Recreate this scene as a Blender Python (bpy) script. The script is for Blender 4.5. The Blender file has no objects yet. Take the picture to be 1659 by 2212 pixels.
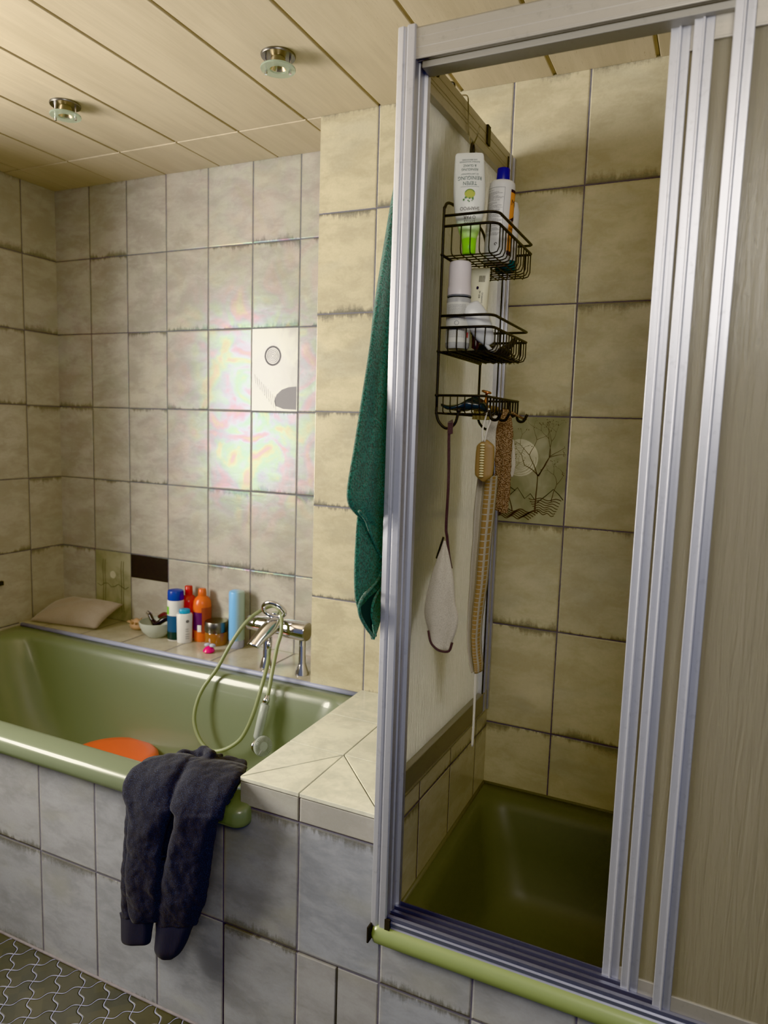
import bpy, bmesh, math, random
from mathutils import Vector, Matrix, noise
from math import sin, cos, pi, radians
random.seed(4)
D = bpy.data
COL = bpy.context.scene.collection
scn = bpy.context.scene

# ------------------------------------------------------------------ camera
F = 1539.1957
FW = Vector((-0.41613409, 0.90126358, -0.12064987))
RT = Vector((0.90591049, 0.42236705, 0.03053298))
UP = Vector((-0.07847679, 0.09659217, 0.99222545))
CAM = Vector((2.5725, -1.3336, 1.5584))
def P(u, v, ax, val):
    d = FW + RT*((u-829.5)/F) - UP*((v-1106)/F)
    i = 'xyz'.index(ax)
    return CAM + d*((val-CAM[i])/d[i])
cd = D.cameras.new('camera'); cam = D.objects.new('camera', cd); COL.objects.link(cam)
cd.sensor_fit = 'VERTICAL'; cd.sensor_height = 24; cd.lens = F/2212*24; cd.clip_start = 0.02
mm = Matrix((( RT.x, UP.x, -FW.x, CAM.x), (RT.y, UP.y, -FW.y, CAM.y), (RT.z, UP.z, -FW.z, CAM.z), (0, 0, 0, 1)))
cam.matrix_world = mm
cd.dof.use_dof = True; cd.dof.focus_distance = 1.75; cd.dof.aperture_fstop = 2.0
scn.camera = cam

YB, YC, XJ = 0.881, 0.646, 1.408
ZC = 2.48
XR = 2.96
def XP(y): return 2.0 + 0.026*y      # inner face of the glass partition

# ------------------------------------------------------------------ object helpers
def link(o, parent=None):
    COL.objects.link(o)
    if parent: o.parent = parent
    return o
def mesh_from(bm, name, mat, parent=None, smooth=False, mats=None):
    me = D.meshes.new(name); bm.normal_update(); bm.to_mesh(me); bm.free()
    for m in (mats or [mat]): me.materials.append(m)
    if smooth:
        for p in me.polygons: p.use_smooth = True
    return link(D.objects.new(name, me), parent)
def empty(name, label, cat, group=None):
    o = D.objects.new(name, None); o.empty_display_size = .05; COL.objects.link(o)
    return tag(o, label, cat, group)
def tag(o, label, cat, group=None, kind=None):
    o['label'] = label; o['category'] = cat
    if group: o['group'] = group
    if kind: o['kind'] = kind
    return o
def struct(o): o['kind'] = 'structure'; return o
def part(o, label): o['label'] = label; return o
def bevel_mod(o, w=.002, seg=2, ang=35):
    m = o.modifiers.new('bevel', 'BEVEL'); m.width = w; m.segments = seg; m.limit_method = 'ANGLE'; m.angle_limit = radians(ang)
    return o
def smooth_angle(o, ang=40):
    for p in o.data.polygons: p.use_smooth = True
    bm = bmesh.new(); bm.from_mesh(o.data)
    for e in bm.edges:
        if len(e.link_faces) == 2 and e.calc_face_angle(0) > radians(ang): e.smooth = False
    bm.to_mesh(o.data); bm.free(); return o
def add_box(bm, x0, x1, y0, y1, z0, z1, shear=False):
    vs = []
    for z in (z0, z1):
        for (x, y) in ((x0, y0), (x1, y0), (x1, y1), (x0, y1)):
            vs.append(bm.verts.new((x + (0.026*y if shear else 0), y, z)))
    for f in ((3,2,1,0),(4,5,6,7),(0,1,5,4),(1,2,6,5),(2,3,7,6),(3,0,4,7)): bm.faces.new([vs[i] for i in f])
    return vs
def box(name, b, mat, parent=None, shear=False, bev=0):
    bm = bmesh.new(); add_box(bm, *b, shear=shear); o = mesh_from(bm, name, mat, parent)
    if bev: bevel_mod(o, bev)
    return o
def add_prism(bm, pts, n, a, b, axis='z'):
    """extrude a closed 2-D outline between a and b along an axis"""
    def mk(p, t):
        if axis == 'z': return (p[0], p[1], t)
        if axis == 'x': return (t, p[0], p[1])
        return (p[0], t, p[1])
    A = [bm.verts.new(mk(p, a)) for p in pts]; B = [bm.verts.new(mk(p, b)) for p in pts]
    k = len(pts)
    for i in range(k): bm.faces.new((A[i], A[(i+1) % k], B[(i+1) % k], B[i]))
    bm.faces.new(A[::-1]); bm.faces.new(B)
    return A+B
def catmull(pts, per=8, closed=False):
    pts = [Vector(p) for p in pts]; n = len(pts); out = []
    rng = range(n) if closed else range(n-1)
    for i in rng:
        p0 = pts[(i-1) % n] if (closed or i > 0) else pts[0]*2-pts[1]
        p1 = pts[i]; p2 = pts[(i+1) % n]
        p3 = pts[(i+2) % n] if (closed or i+2 < n) else pts[-1]*2-pts[-2]
        for k in range(per):
            t = k/per
            out.append(.5*((2*p1)+(p2-p0)*t+(2*p0-5*p1+4*p2-p3)*t*t+(3*p1-p0-3*p2+p3)*t**3))
    if not closed: out.append(pts[-1])
    return out
def add_tube(bm, pts, r, seg=8, closed=False, cap=True):
    pts = [Vector(p) for p in pts]; n = len(pts); rings = []
    rs = r if isinstance(r, (list, tuple)) else [r]*n
    prev = None
    for i, p in enumerate(pts):
        a = pts[(i-1) % n] if (closed or i > 0) else p
        b = pts[(i+1) % n] if (closed or i < n-1) else p
        t = (b-a)
        t = t.normalized() if t.length > 1e-9 else Vector((0, 0, 1))
        if prev is None:
            ref = Vector((0, 0, 1)) if abs(t.z) < .9 else Vector((1, 0, 0)); s = t.cross(ref).normalized()
        else:
            s = (prev - t*prev.dot(t)); s = s.normalized() if s.length > 1e-6 else t.orthogonal().normalized()
        prev = s; q = t.cross(s)
        rings.append([bm.verts.new(p + (s*cos(2*pi*k/seg)+q*sin(2*pi*k/seg))*rs[i]) for k in range(seg)])
    m = n if closed else n-1
    for i in range(m):
        A, B = rings[i], rings[(i+1) % n]
        for k in range(seg): bm.faces.new((A[k], A[(k+1) % seg], B[(k+1) % seg], B[k]))
    if cap and not closed: bm.faces.new(rings[0][::-1]); bm.faces.new(rings[-1])
def tube(name, pts, r, mat, parent=None, seg=8, closed=False):
    bm = bmesh.new(); add_tube(bm, pts, r, seg, closed); return mesh_from(bm, name, mat, parent, smooth=True)
def add_lathe(bm, prof, c=(0, 0, 0), seg=32, sx=1, sy=1, M=None):
    rings = []
    c = Vector(c)
    def T(v): return (M @ v if M else v) + c
    for (r, z) in prof:
        if r < 1e-6: rings.append([bm.verts.new(T(Vector((0, 0, z))))])
        else: rings.append([bm.verts.new(T(Vector((r*sx*cos(2*pi*k/seg), r*sy*sin(2*pi*k/seg), z)))) for k in range(seg)])
    for A, B in zip(rings, rings[1:]):
        for k in range(seg):
            k2 = (k+1) % seg
            if len(A) == 1 and len(B) == 1: continue
            if len(A) == 1: bm.faces.new((A[0], B[k2], B[k]))
            elif len(B) == 1: bm.faces.new((A[k], A[k2], B[0]))
            else: bm.faces.new((A[k], A[k2], B[k2], B[k]))
def lathe(name, prof, mat, parent=None, c=(0, 0, 0), seg=32, sx=1, sy=1, M=None, ang=50):
    bm = bmesh.new(); add_lathe(bm, prof, c, seg, sx, sy, M)
    bmesh.ops.recalc_face_normals(bm, faces=bm.faces[:])
    o = mesh_from(bm, name, mat, parent); return smooth_angle(o, ang)
def add_loft(bm, secs, seg=40, power=1.0, fold=None):
    """secs: (centre, half-width vector, half-thickness vector)"""
    rings = []
    for j, (c, w, t) in enumerate(secs):
        c, w, t = Vector(c), Vector(w), Vector(t); ring = []
        for k in range(seg):
            a = 2*pi*k/seg; ca, sa = cos(a), sin(a)
            f = fold(j/(len(secs)-1), a) if fold else 0
            ring.append(bm.verts.new(c + w*(abs(ca)**power*(1 if ca > 0 else -1))*(1+f*.4) + t*(abs(sa)**power*(1 if sa > 0 else -1))*(1+f)))
        rings.append(ring)
    for A, B in zip(rings, rings[1:]):
        for k in range(seg): bm.faces.new((A[k], A[(k+1) % seg], B[(k+1) % seg], B[k]))
    bm.faces.new(rings[0][::-1]); bm.faces.new(rings[-1])
def interp_secs(secs, per=6):
    cs = catmull([s[0] for s in secs], per); ws = catmull([s[1] for s in secs], per); ts = catmull([s[2] for s in secs], per)
    return list(zip(cs, ws, ts))

# ------------------------------------------------------------------ node helpers
def srgb(r, g=None, b=None):
    if g is None: r, g, b = r
    f = lambda c: (c/255)/12.92 if c/255 <= .04045 else (((c/255)+.055)/1.055)**2.4
    return (f(r), f(g), f(b), 1)
class G:
    def __init__(s, name):
        s.m = D.materials.new(name); s.m.use_nodes = True; s.nt = s.m.node_tree; s.nt.nodes.clear()
        s.out = s.nt.nodes.new('ShaderNodeOutputMaterial')
    def n(s, t, ins=None, **kw):
        x = s.nt.nodes.new(t)
        for k, v in kw.items(): setattr(x, k, v)
        for k, v in (ins or {}).items(): s.set(x.inputs[k], v)
        return x
    def set(s, sock, v):
        if isinstance(v, S): s.nt.links.new(v.s, sock)
        elif isinstance(v, bpy.types.NodeSocket): s.nt.links.new(v, sock)
        else: sock.default_value = v
    def math(s, op, a, b=0, c=0):
        x = s.nt.nodes.new('ShaderNodeMath'); x.operation = op
        for i, v in enumerate((a, b, c)): s.set(x.inputs[i], v)
        return S(s, x.outputs[0])
    def v(s, x): return S(s, x)
    def xyz(s, what='Object'):
        tc = s.n('ShaderNodeTexCoord'); sp = s.n('ShaderNodeSeparateXYZ', {0: tc.outputs[what]})
        return tc.outputs[what], S(s, sp.outputs[0]), S(s, sp.outputs[1]), S(s, sp.outputs[2])
    def comb(s, x=0, y=0, z=0):
        c = s.n('ShaderNodeCombineXYZ', {0: x, 1: y, 2: z}); return c.outputs[0]
    def noise(s, vec, scale=5, detail=2, rough=.5, dist=0):
        x = s.n('ShaderNodeTexNoise', {'Vector': vec, 'Scale': scale, 'Detail': detail, 'Roughness': rough, 'Distortion': dist})
        return S(s, x.outputs['Fac'])
    def white(s, vec):
        x = s.n('ShaderNodeTexWhiteNoise', {'Vector': vec}, noise_dimensions='3D'); return S(s, x.outputs['Value'])
    def ss(s, x, lo, hi, a=0, b=1):
        m = s.n('ShaderNodeMapRange', {0: x, 1: lo, 2: hi, 3: a, 4: b}, interpolation_type='SMOOTHSTEP'); return S(s, m.outputs[0])
    def mix(s, f, a, b, blend='MIX'):
        m = s.n('ShaderNodeMix', data_type='RGBA', blend_type=blend); s.set(m.inputs[0], f); s.set(m.inputs[6], a); s.set(m.inputs[7], b)
        return m.outputs[2]
    def bump(s, h, dist=.002, strength=1, normal=None):
        ins = {'Height': h, 'Distance': dist, 'Strength': strength}
        if normal: ins['Normal'] = normal
        return s.n('ShaderNodeBump', ins).outputs[0]
    def bsdf(s, **kw):
        b = s.n('ShaderNodeBsdfPrincipled')
        for k, v in kw.items():
            k = k.replace('_', ' ')
            s.set(b.inputs[k], v)
        return b.outputs[0]
    def done(s, sh): s.nt.links.new(sh, s.out.inputs[0]); return s.m
class S:
    def __init__(s, g, sock): s.g = g; s.s = sock
    def __add__(a, b): return a.g.math('ADD', a, b)
    __radd__ = __add__
    def __sub__(a, b): return a.g.math('SUBTRACT', a, b)
    def __rsub__(a, b): return a.g.math('SUBTRACT', b, a)
    def __mul__(a, b): return a.g.math('MULTIPLY', a, b)
    __rmul__ = __mul__
    def __truediv__(a, b): return a.g.math('DIVIDE', a, b)
    def fract(a): return a.g.math('FRACT', a)
    def floor(a): return a.g.math('FLOOR', a)
    def min(a, b): return a.g.math('MINIMUM', a, b)
    def max(a, b): return a.g.math('MAXIMUM', a, b)
    def abs(a): return a.g.math('ABSOLUTE', a)
    def lt(a, b): return a.g.math('LESS_THAN', a, b)
    def gt(a, b): return a.g.math('GREATER_THAN', a, b)
    def sin(a): return a.g.math('SINE', a)

def plain(name, rgb, rough=.5, metal=0, **kw):
    g = G(name); vec = g.n('ShaderNodeTexCoord').outputs['Object']
    nz = g.noise(vec, 40, 2)
    c = g.mix(nz*.25, srgb(rgb), tuple(x*.8 for x in srgb(rgb)[:3])+(1,))
    return g.done(g.bsdf(Base_Color=c, Roughness=rough, Metallic=metal, **kw))

GROUT = srgb(104, 100, 106)
def tile_mat(name, ax, u0, pu, z0, pz, seed=0, light=(216, 203, 168), dark=(188, 176, 142), smear=1.0, rough=.13, film=0, gw=.0022, shear=0):
    g = G(name); vec, X, Y, Z = g.xyz()
    U = {'X': X, 'Y': Y}[ax]; V = Z if pz else (Y if ax == 'X' else X)
    u = (U-u0)/pu; fu = u.fract(); du = fu.min(1-fu)*pu
    pzz = pz or 50
    v = (V-z0)/pzz; fv = v.fract(); dv = fv.min(1-fv)*pzz
    idv = g.comb(u.floor(), v.floor(), float(seed))
    r1 = g.white(idv); r2 = g.white(g.comb(v.floor()+.31, u.floor()+.77, float(seed)+3.3)); r3 = g.white(g.comb(u.floor()+9.1, v.floor()+4.2, float(seed)+8.1))
    off = g.comb(r1*17, r2*13, r3*11)
    wv = g.n('ShaderNodeVectorMath', {0: vec, 1: off}, operation='ADD').outputs[0]
    st = g.n('ShaderNodeVectorMath', {0: wv, 1: (1, 1, 2.1)}, operation='MULTIPLY').outputs[0]
    n1 = g.noise(st, 7, 3, .55, .4); n2 = g.noise(st, 26, 4, .6, 1.0); n3 = g.noise(vec, 160, 2, .6)
    f = g.ss(n1*.75+n2*.3, .38, .68)
    base = g.mix(f, srgb(dark), srgb(light))
    hue = g.mix(r3*.35, base, g.mix(.35, base, srgb(186, 172, 148)))
    hue = g.mix(g.ss(g.noise(st, 4.2, 2, .5, .3), .5, .75)*.35, hue, srgb(160, 160, 146))
    hue = g.mix(.18*r2, hue, srgb(156, 150, 132))
    # warmer rim of every tile
    edge = g.ss(du.min(dv), .0, .014, 1, 0)
    hue = g.mix(edge*.3*g.ss(n1, .35, .6), hue, srgb(158, 150, 126))
    # mould-like glaze smear at the horizontal joints
    nu = g.noise(g.comb(U*1.0, (fv.gt(.5))*7+v.floor()*3.7+seed, u.floor()*1.3), 60, 4, .7)
    nl = g.noise(g.comb(U*1.0, r2*20, float(seed)), 7, 2)
    top = fv.gt(.5)
    pick = top*(r1.gt(1-.55*smear))*1.0 + (1-top)*(r2.gt(1-.5*smear))
    wid = g.ss(nu*.42+nl*.58, .38, .62, 0, .034)
    sm = g.ss(dv/(wid+.0001)+(g.noise(vec, 130, 3, .7)-.5)*1.0, .1, 1.15, 1, 0)*g.ss(wid, .001, .005)*pick.min(1)
    smc = g.mix(g.noise(vec, 55, 2), srgb(60, 66, 70), srgb(104, 100, 90))
    hue = g.mix(sm*.8, hue, smc)
    # thin dirt on the joints nearly everywhere
    gl = g.ss(du.min(dv)+ (g.noise(vec, 120, 3)-.5)*.0016, gw*.72, gw*1.15, 1, 0)
    gcol = g.mix(g.noise(vec, 14, 3), srgb(70, 71, 84), srgb(106, 106, 120))
    col = g.mix(gl, hue, gcol)
    col = g.mix((n3-.5)*.25+.06, col, srgb(120, 108, 84))
    h = g.ss(du.min(dv), gw*.4, gw*2.6)*1.0 + n1*.22*3 + n2*.10
    bn = g.bump(h, .0016, .9)
    kw = {}
    if film:
        th = g.noise(vec, 9, 4, .6, 1.5)
        oil = g.n('ShaderNodeValToRGB', {0: (g.noise(vec, 7, 5, .6, 1.2)*3.3).fract()})
        cr = oil.color_ramp
        for pos, colr in ((0, (1, .45, .8, 1)), (.25, (1, .9, .45, 1)), (.5, (.45, 1, .7, 1)), (.75, (.5, .65, 1, 1)), (1.0, (1, .45, .8, 1))):
            if pos in (0, 1.0): cr.elements[0 if pos == 0 else -1].color = colr
            else: cr.elements.new(pos).color = colr
        kw = {'Specular_Tint': oil.outputs[0]}
    ro = gl*.55 + rough + n2*.10
    return g.done(g.bsdf(Base_Color=col, Roughness=ro, Normal=bn, Coat_Weight=0.0, Specular_IOR_Level=.55, **kw))

M = {}
TW = .2006
M['tile_back'] = tile_mat('back wall glazed tile', 'X', .1932, TW, .096, .3, 1, film=1, rough=.2, light=(182, 177, 167), dark=(155, 150, 142))
M['tile_col'] = tile_mat('shower wall glazed tile', 'X', 1.4035, TW, .096, .3, 5, light=(198, 189, 159), dark=(175, 166, 138), smear=1.1)
M['tile_left'] = tile_mat('left wall glazed tile', 'Y', .719, TW, .096, .3, 9, light=(186, 180, 166), dark=(162, 156, 144))
M['tile_right'] = tile_mat('right wall glazed tile', 'Y', .646, TW, .096, .3, 14)
M['tile_front'] = tile_mat('panel glazed tile', 'X', .9056, .2149, -.0066, .3236, 21, light=(152, 157, 166), dark=(129, 134, 143), smear=1.0)  # cool low light is put into this blue-grey base colour
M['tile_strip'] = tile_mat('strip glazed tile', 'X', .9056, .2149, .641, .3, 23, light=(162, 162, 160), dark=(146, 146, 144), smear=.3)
M['tile_curb'] = tile_mat('curb glazed tile', 'Y', -.052, .2, .385, .3, 27, light=(190, 183, 164), dark=(166, 160, 142), smear=1.5)
M['tile_jog'] = tile_mat('jog glazed tile', 'Y', .646, .4, .096, .3, 31)
M['tile_ledge'] = tile_mat('back ledge glazed tile', 'X', .772-.215*3, .215, 0, 0, 33, light=(184, 178, 160), dark=(162, 156, 140), smear=0)

g = G('loose glazed tile'); vec, X, Y, Z = g.xyz()
n1 = g.noise(vec, 9, 3, .6, .6); n2 = g.noise(vec, 32, 4, .6, 1)
c = g.mix(g.ss(n1*.7+n2*.35, .38, .68), srgb(186, 185, 170), srgb(208, 207, 190))
M['tile_piece'] = g.done(g.bsdf(Base_Color=c, Roughness=.16, Normal=g.bump(n1+n2*.3, .0012, .5)))
g = G('grey grout'); vec, X, Y, Z = g.xyz()
M['grout'] = g.done(g.bsdf(Base_Color=g.mix(g.noise(vec, 40, 4), srgb(96, 92, 96), srgb(136, 130, 132)), Roughness=.85, Normal=g.bump(g.noise(vec, 300, 2), .001)))
M['black'] = plain('black gap', (10, 9, 8), .9)
M['caulk'] = plain('blue grey silicone caulk', (146, 152, 176), .45)
M['caulk_dark'] = plain('dark silicone caulk', (84, 82, 66), .5)

# green enamel
g = G('green enamel'); vec, X, Y, Z = g.xyz()
c = g.mix(g.noise(vec, 3, 2), srgb(102, 111, 90), srgb(109, 118, 95))
M['enamel'] = g.done(g.bsdf(Base_Color=c, Roughness=.30, Coat_Weight=.35, Coat_Roughness=.05, Normal=g.bump(g.noise(vec, 6, 1), .002, .3)))
g = G('lit green enamel lip'); vec, X, Y, Z = g.xyz()
M['enamel_lip_lit'] = g.done(g.bsdf(Base_Color=srgb(126, 138, 92), Roughness=.34, Coat_Weight=.3))  # lit front lip of the tray, its brightness put into the colour
g = G('shaded green enamel'); vec, X, Y, Z = g.xyz()
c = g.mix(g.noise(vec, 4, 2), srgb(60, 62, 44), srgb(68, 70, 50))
M['enamel_tray_shade'] = g.done(g.bsdf(Base_Color=c, Roughness=.5, Coat_Weight=.05, Coat_Roughness=.3))  # same enamel as the lip; shade inside the tray is painted in

def brushed(name, rgb, rough, scale=(3, 3, 260), amp=.0003, metal=.9):
    g = G(name); vec, X, Y, Z = g.xyz()
    st = g.n('ShaderNodeVectorMath', {0: vec, 1: scale}, operation='MULTIPLY').outputs[0]
    n = g.noise(st, 1, 3); d = g.noise(vec, 60, 3, .7)
    c = g.mix(g.ss(d, .55, .75)*.3, srgb(rgb), tuple(x*.55 for x in srgb(rgb)[:3])+(1,))
    return g.done(g.bsdf(Base_Color=c, Metallic=metal, Roughness=rough+n*.15, Normal=g.bump(n, amp, .6)))
M['alu'] = brushed('brushed aluminium', (200, 202, 210), .33, (150, 150, 2), metal=.72)  # faint blue base stands in for cool light reflected low down
M['alu_h'] = brushed('aluminium rail', (176, 172, 164), .38, (2, 2, 150), metal=.65)  # same metal; warmer light up high is put into the tint
M['alu_sill'] = brushed('cool-lit aluminium track', (128, 132, 150), .36, (2, 150, 150), metal=.8)  # same metal; cool light near the floor is put into the blue
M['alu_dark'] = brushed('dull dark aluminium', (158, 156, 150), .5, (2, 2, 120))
M['chrome'] = plain('chrome', (214, 214, 220), .07, 1)
M['steel'] = plain('spotted steel', (120, 118, 114), .32, 1)
M['copper'] = plain('rose gold metal', (196, 128, 92), .18, 1)
M['wire_black'] = plain('black coated wire', (4, 4, 4), .6)
M['wire_steel'] = plain('bent steel wire', (150, 140, 118), .3, .9)

def glass_mat(name, tint, rough, trans, streak=1.0, sx=160):
    """ribbed privacy glass: part rough refraction, part scattering"""
    g = G(name); vec, X, Y, Z = g.xyz()
    st = g.n('ShaderNodeVectorMath', {0: vec, 1: (sx, sx, 5)}, operation='MULTIPLY').outputs[0]
    n = g.noise(st, 1, 4, .65, .6)
    bn = g.bump(n, .003*streak, 1)
    rf = g.n('ShaderNodeBsdfRefraction', {'Color': tint, 'Roughness': rough, 'IOR': 1.06, 'Normal': bn}).outputs[0]
    tl = g.n('ShaderNodeBsdfTranslucent', {'Color': tint, 'Normal': bn}).outputs[0]
    df = g.n('ShaderNodeBsdfDiffuse', {'Color': tint, 'Normal': bn}).outputs[0]
    a = g.n('ShaderNodeMixShader', {0: .35, 1: tl, 2: df}).outputs[0]
    b = g.n('ShaderNodeMixShader', {0: trans, 1: a, 2: rf}).outputs[0]
    gl = g.n('ShaderNodeBsdfGlossy', {'Color': (1, 1, 1, 1), 'Roughness': .3, 'Normal': bn}).outputs[0]
    fr = g.n('ShaderNodeFresnel', {'IOR': 1.4, 'Normal': bn}).outputs[0]
    return g.done(g.n('ShaderNodeMixShader', {0: fr, 1: b, 2: gl}).outputs[0])
M['pane_side'] = glass_mat('ribbed side glass', srgb(240, 240, 234), .07, .58, 2.4, 300)
M['pane_door'] = glass_mat('pebbled door glass', srgb(214, 208, 190), .26, .42, .7, 90)

# ------------------------------------------------------------------ walls and floor
struct(box('wall_back', (0, XJ, YB, YB+.02, .3, ZC+.05), M['tile_back']))
struct(box('wall_shower', (XJ, XR+.02, YC, YC+.30, .3, ZC+.05), M['tile_col']))
bm = bmesh.new(); WT = -.26
add_box(bm, WT, 0, -.20, YB+.02, 0, ZC+.05)
add_box(bm, WT, 0, -1.42, -.20, 0, 1.06); add_box(bm, WT, 0, -1.42, -.20, 2.26, ZC+.05); add_box(bm, WT, 0, -1.8, -1.42, 0, ZC+.05)
struct(mesh_from(bm, 'wall_left', M['tile_left']))
M['frame_white'] = plain('white window frame', (214, 214, 210), .4)
bm = bmesh.new()
for (y0, y1, z0, z1) in ((-1.42, -.20, 1.06, 1.11), (-1.42, -.20, 2.21, 2.26), (-1.42, -1.37, 1.11, 2.21), (-.25, -.20, 1.11, 2.21)): add_box(bm, WT+.01, WT+.05, y0, y1, z0, z1)
struct(mesh_from(bm, 'window_1', M['frame_white']))
struct(box('wall_right', (XR, XR+.02, 0, YC, .3, ZC+.05), M['tile_right']))

# ceiling of grooved boards, running front to back, with a short cut row at the back
g = G('pale wood board'); vec, X, Y, Z = g.xyz()
st = g.n('ShaderNodeVectorMath', {0: vec, 1: (60, 3.5, 1)}, operation='MULTIPLY').outputs[0]
gr = g.noise(st, 1, 5, .7, .3); big = g.noise(g.n('ShaderNodeVectorMath', {0: vec, 1: (5, 1.2, 1)}, operation='MULTIPLY').outputs[0], 1.6, 2)
fl = g.noise(g.n('ShaderNodeVectorMath', {0: vec, 1: (420, 45, 1)}, operation='MULTIPLY').outputs[0], 1, 2)
c = g.mix(g.ss(gr*.5+big*.5, .35, .65), srgb(180, 166, 140), srgb(194, 180, 154))
c = g.mix(g.ss(fl, .66, .74)*.35*g.ss(X, 1.5, 1.9), c, srgb(120, 100, 70))
M['board'] = g.done(g.bsdf(Base_Color=c, Roughness=.5, Normal=g.bump(gr, .0006, .5)))
M['tongue'] = plain('board tongue', (184, 164, 130), .6)
seams = [.088+.2535*k for k in range(-1, 12)]
bm = bmesh.new()
for x in seams:
    a, b = max(x+.002, 0), min(x+.2535-.0075, XR)
    if b <= a: continue
    add_box(bm, a, b, -1.8, YC+(.0 if x > XJ-.1 else -.001), ZC, ZC+.012)
    if x < XJ-.05:
        sh = .004
        add_box(bm, a+sh-.004, min(b+sh, XJ+.02), YC+.0025, YB, ZC-.0015, ZC+.012)
c_ = mesh_from(bm, 'ceiling', M['board']); struct(c_); bevel_mod(c_, .0016, 2)
bm = bmesh.new(); add_box(bm, -.02, XR+.02, -1.8, YB+.02, ZC+.006, ZC+.03)
o = struct(mesh_from(bm, 'trim_1', M['tongue']))
bm = bmesh.new()
for x in seams[1:]:
    add_box(bm, x-.0005, x+.0018, -1.8, YC, ZC+.0045, ZC+.0065)
o = struct(mesh_from(bm, 'trim_2', M['black']))

# floor of ogee lantern tiles
g = G('ogee floor tile'); vec, X, Y, Z = g.xyz()
s_ = .0905
a = (X+Y-.791+.0453*0)/s_; b = (X-Y-.791)/s_
tau = 2*pi
def ogee(p, q):
    w = (q*tau).sin()*.10 - (q*tau*2).sin()*.012
    f = (p+w+.5).fract()-.5
    return f.abs()*s_
d = ogee(a, b).min(ogee(b, a*(-1)))
wob = (g.noise(vec, 60, 2)-.5)*.002
line = g.ss(d+wob, .0012, .0022, 1, 0)
wd = g.white(g.comb((a+.5).floor(), (b+.5).floor(), 1.0))
c = g.mix(wd, srgb(30, 32, 25), srgb(50, 48, 34)); c = g.mix(g.ss(g.noise(vec, 9, 3), .4, .7)*.5, c, srgb(34, 38, 36))
c = g.mix(line, c, g.mix(g.noise(vec, 30, 2), srgb(150, 155, 184), srgb(112, 116, 142)))
h = g.ss(d, .001, .006)
M['floor'] = g.done(g.bsdf(Base_Color=c, Roughness=line*.4+.42, Normal=g.bump(h+g.noise(vec, 50, 2)*.15, .002, .8)))
struct(box('floor', (-.02, XR+.3, -2.6, .03, -.02, 0), M['floor']))
struct(box('baseboard_panel', (0, XR, -.006, .001, -.001, .005), M['grout'], bev=.002))

# tiled panel in front of tub and shower
bm = bmesh.new()
add_box(bm, 0, 1.5495, 0, .02, 0, .6)
add_box(bm, 1.5495, 1.8755, 0, .02, .3175, .6)
add_box(bm, 1.8755, XR+.2, 0, .02, 0, .3175)
add_box(bm, 1.8755, 1.972, 0, .02, .3175, .6)
add_box(bm, 1.972, XR+.2, 0, .02, .3175, .455)
add_box(bm, 1.628, 1.972, 0, .02, .6, .6415)
o = struct(mesh_from(bm, 'wall_front', M['tile_front']))
struct(box('trim_3', (1.53, 1.90, .0205, .03, .0, .34), M['black']))
ap = box('access_panel', (1.5545, 1.8705, -.0025, .017, .008, .3125), M['tile_front'], bev=.0015)
tag(ap, 'loose tiled access panel with black gaps around it, low in the bath surround', 'access panel')

# ------------------------------------------------------------------ ledge between tub and shower
lg = empty('tiled_ledge', 'pale tiled ledge between green bathtub and shower glass with star-cut tiles', 'ledge')
box('ledge_core', (1.602, 1.962, .004, YC, .02+.6, .704), M['grout'], lg)
# face strip
bm = bmesh.new()
for (x0, x1) in ((1.600, 1.763), (1.7665, 1.964)): add_box(bm, x0, x1, -.001, .004, .6435, .7005)
bm2 = mesh_from(bm, 'face_strip', M['tile_strip'], lg); bevel_mod(bm2, .0012)
bm = bmesh.new()
def piece(pts, gap=.0014):
    c = sum((Vector((p[0], p[1], 0)) for p in pts), Vector())/len(pts)
    n = len(pts); out = []
    P2 = [Vector((p[0], p[1])) for p in pts]
    area = sum(P2[i].x*P2[(i+1) % n].y-P2[(i+1) % n].x*P2[i].y for i in range(n))
    if area < 0: P2 = P2[::-1]
    for i in range(n):
        a, b, c2 = P2[i-1], P2[i], P2[(i+1) % n]
        d1 = (b-a).normalized(); d2 = (c2-b).normalized(); n1 = Vector((-d1.y, d1.x)); n2 = Vector((-d2.y, d2.x))
        k = (n1+n2).normalized(); out.append(b+k*gap/max(.35, k.dot(n1)))
    add_prism(bm, [(p.x, p.y) for p in out], n, .703, .713)
xl, xm, xr = 1.597, 1.764, 1.974
ya, yb2 = .217, .433
piece([(xl, -.003), (xm, ya), (xl, ya)]); piece([(xl, -.003), (xm, -.003), (xm, ya)])
piece([(xm, -.003), (xr, -.003), (xm, ya)]); piece([(xr, -.003), (xr, ya), (xm, ya)])
for (y0, y1) in ((ya, yb2), (yb2, YC-.001)):
    piece([(xl, y0), (xm, y0), (xm, y1), (xl, y1)]); piece([(xm, y0), (xr, y0), (xr, y1), (xm, y1)])
o = mesh_from(bm, 'top_tiles', M['tile_piece'], lg); bevel_mod(o, .0012)

# curb under the glass (shower side tiles)
bm = bmesh.new(); add_box(bm, 1.966, 1.999, .03, YC, .43, .7365, shear=True)
cb = mesh_from(bm, 'partition_curb', M['tile_curb']); bevel_mod(cb, .0015)
tag(cb, 'low tiled curb inside the shower carrying the ribbed glass partition', 'curb')

# back ledge behind the tub
bl = empty('back_ledge', 'narrow tiled shelf behind the green bathtub holding bottles and a cushion', 'ledge')
box('ledge_top', (0, XJ, .652, YB, .66, .700), M['tile_ledge'], bl, bev=.0015)
bm = bmesh.new(); add_tube(bm, [(0.02, .650, .694), (.7, .650, .694), (1.45, .648, .693), (1.597, .642, .694)], .0095, 8)
mesh_from(bm, 'caulk_line', M['caulk'], bl, smooth=True)

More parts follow.
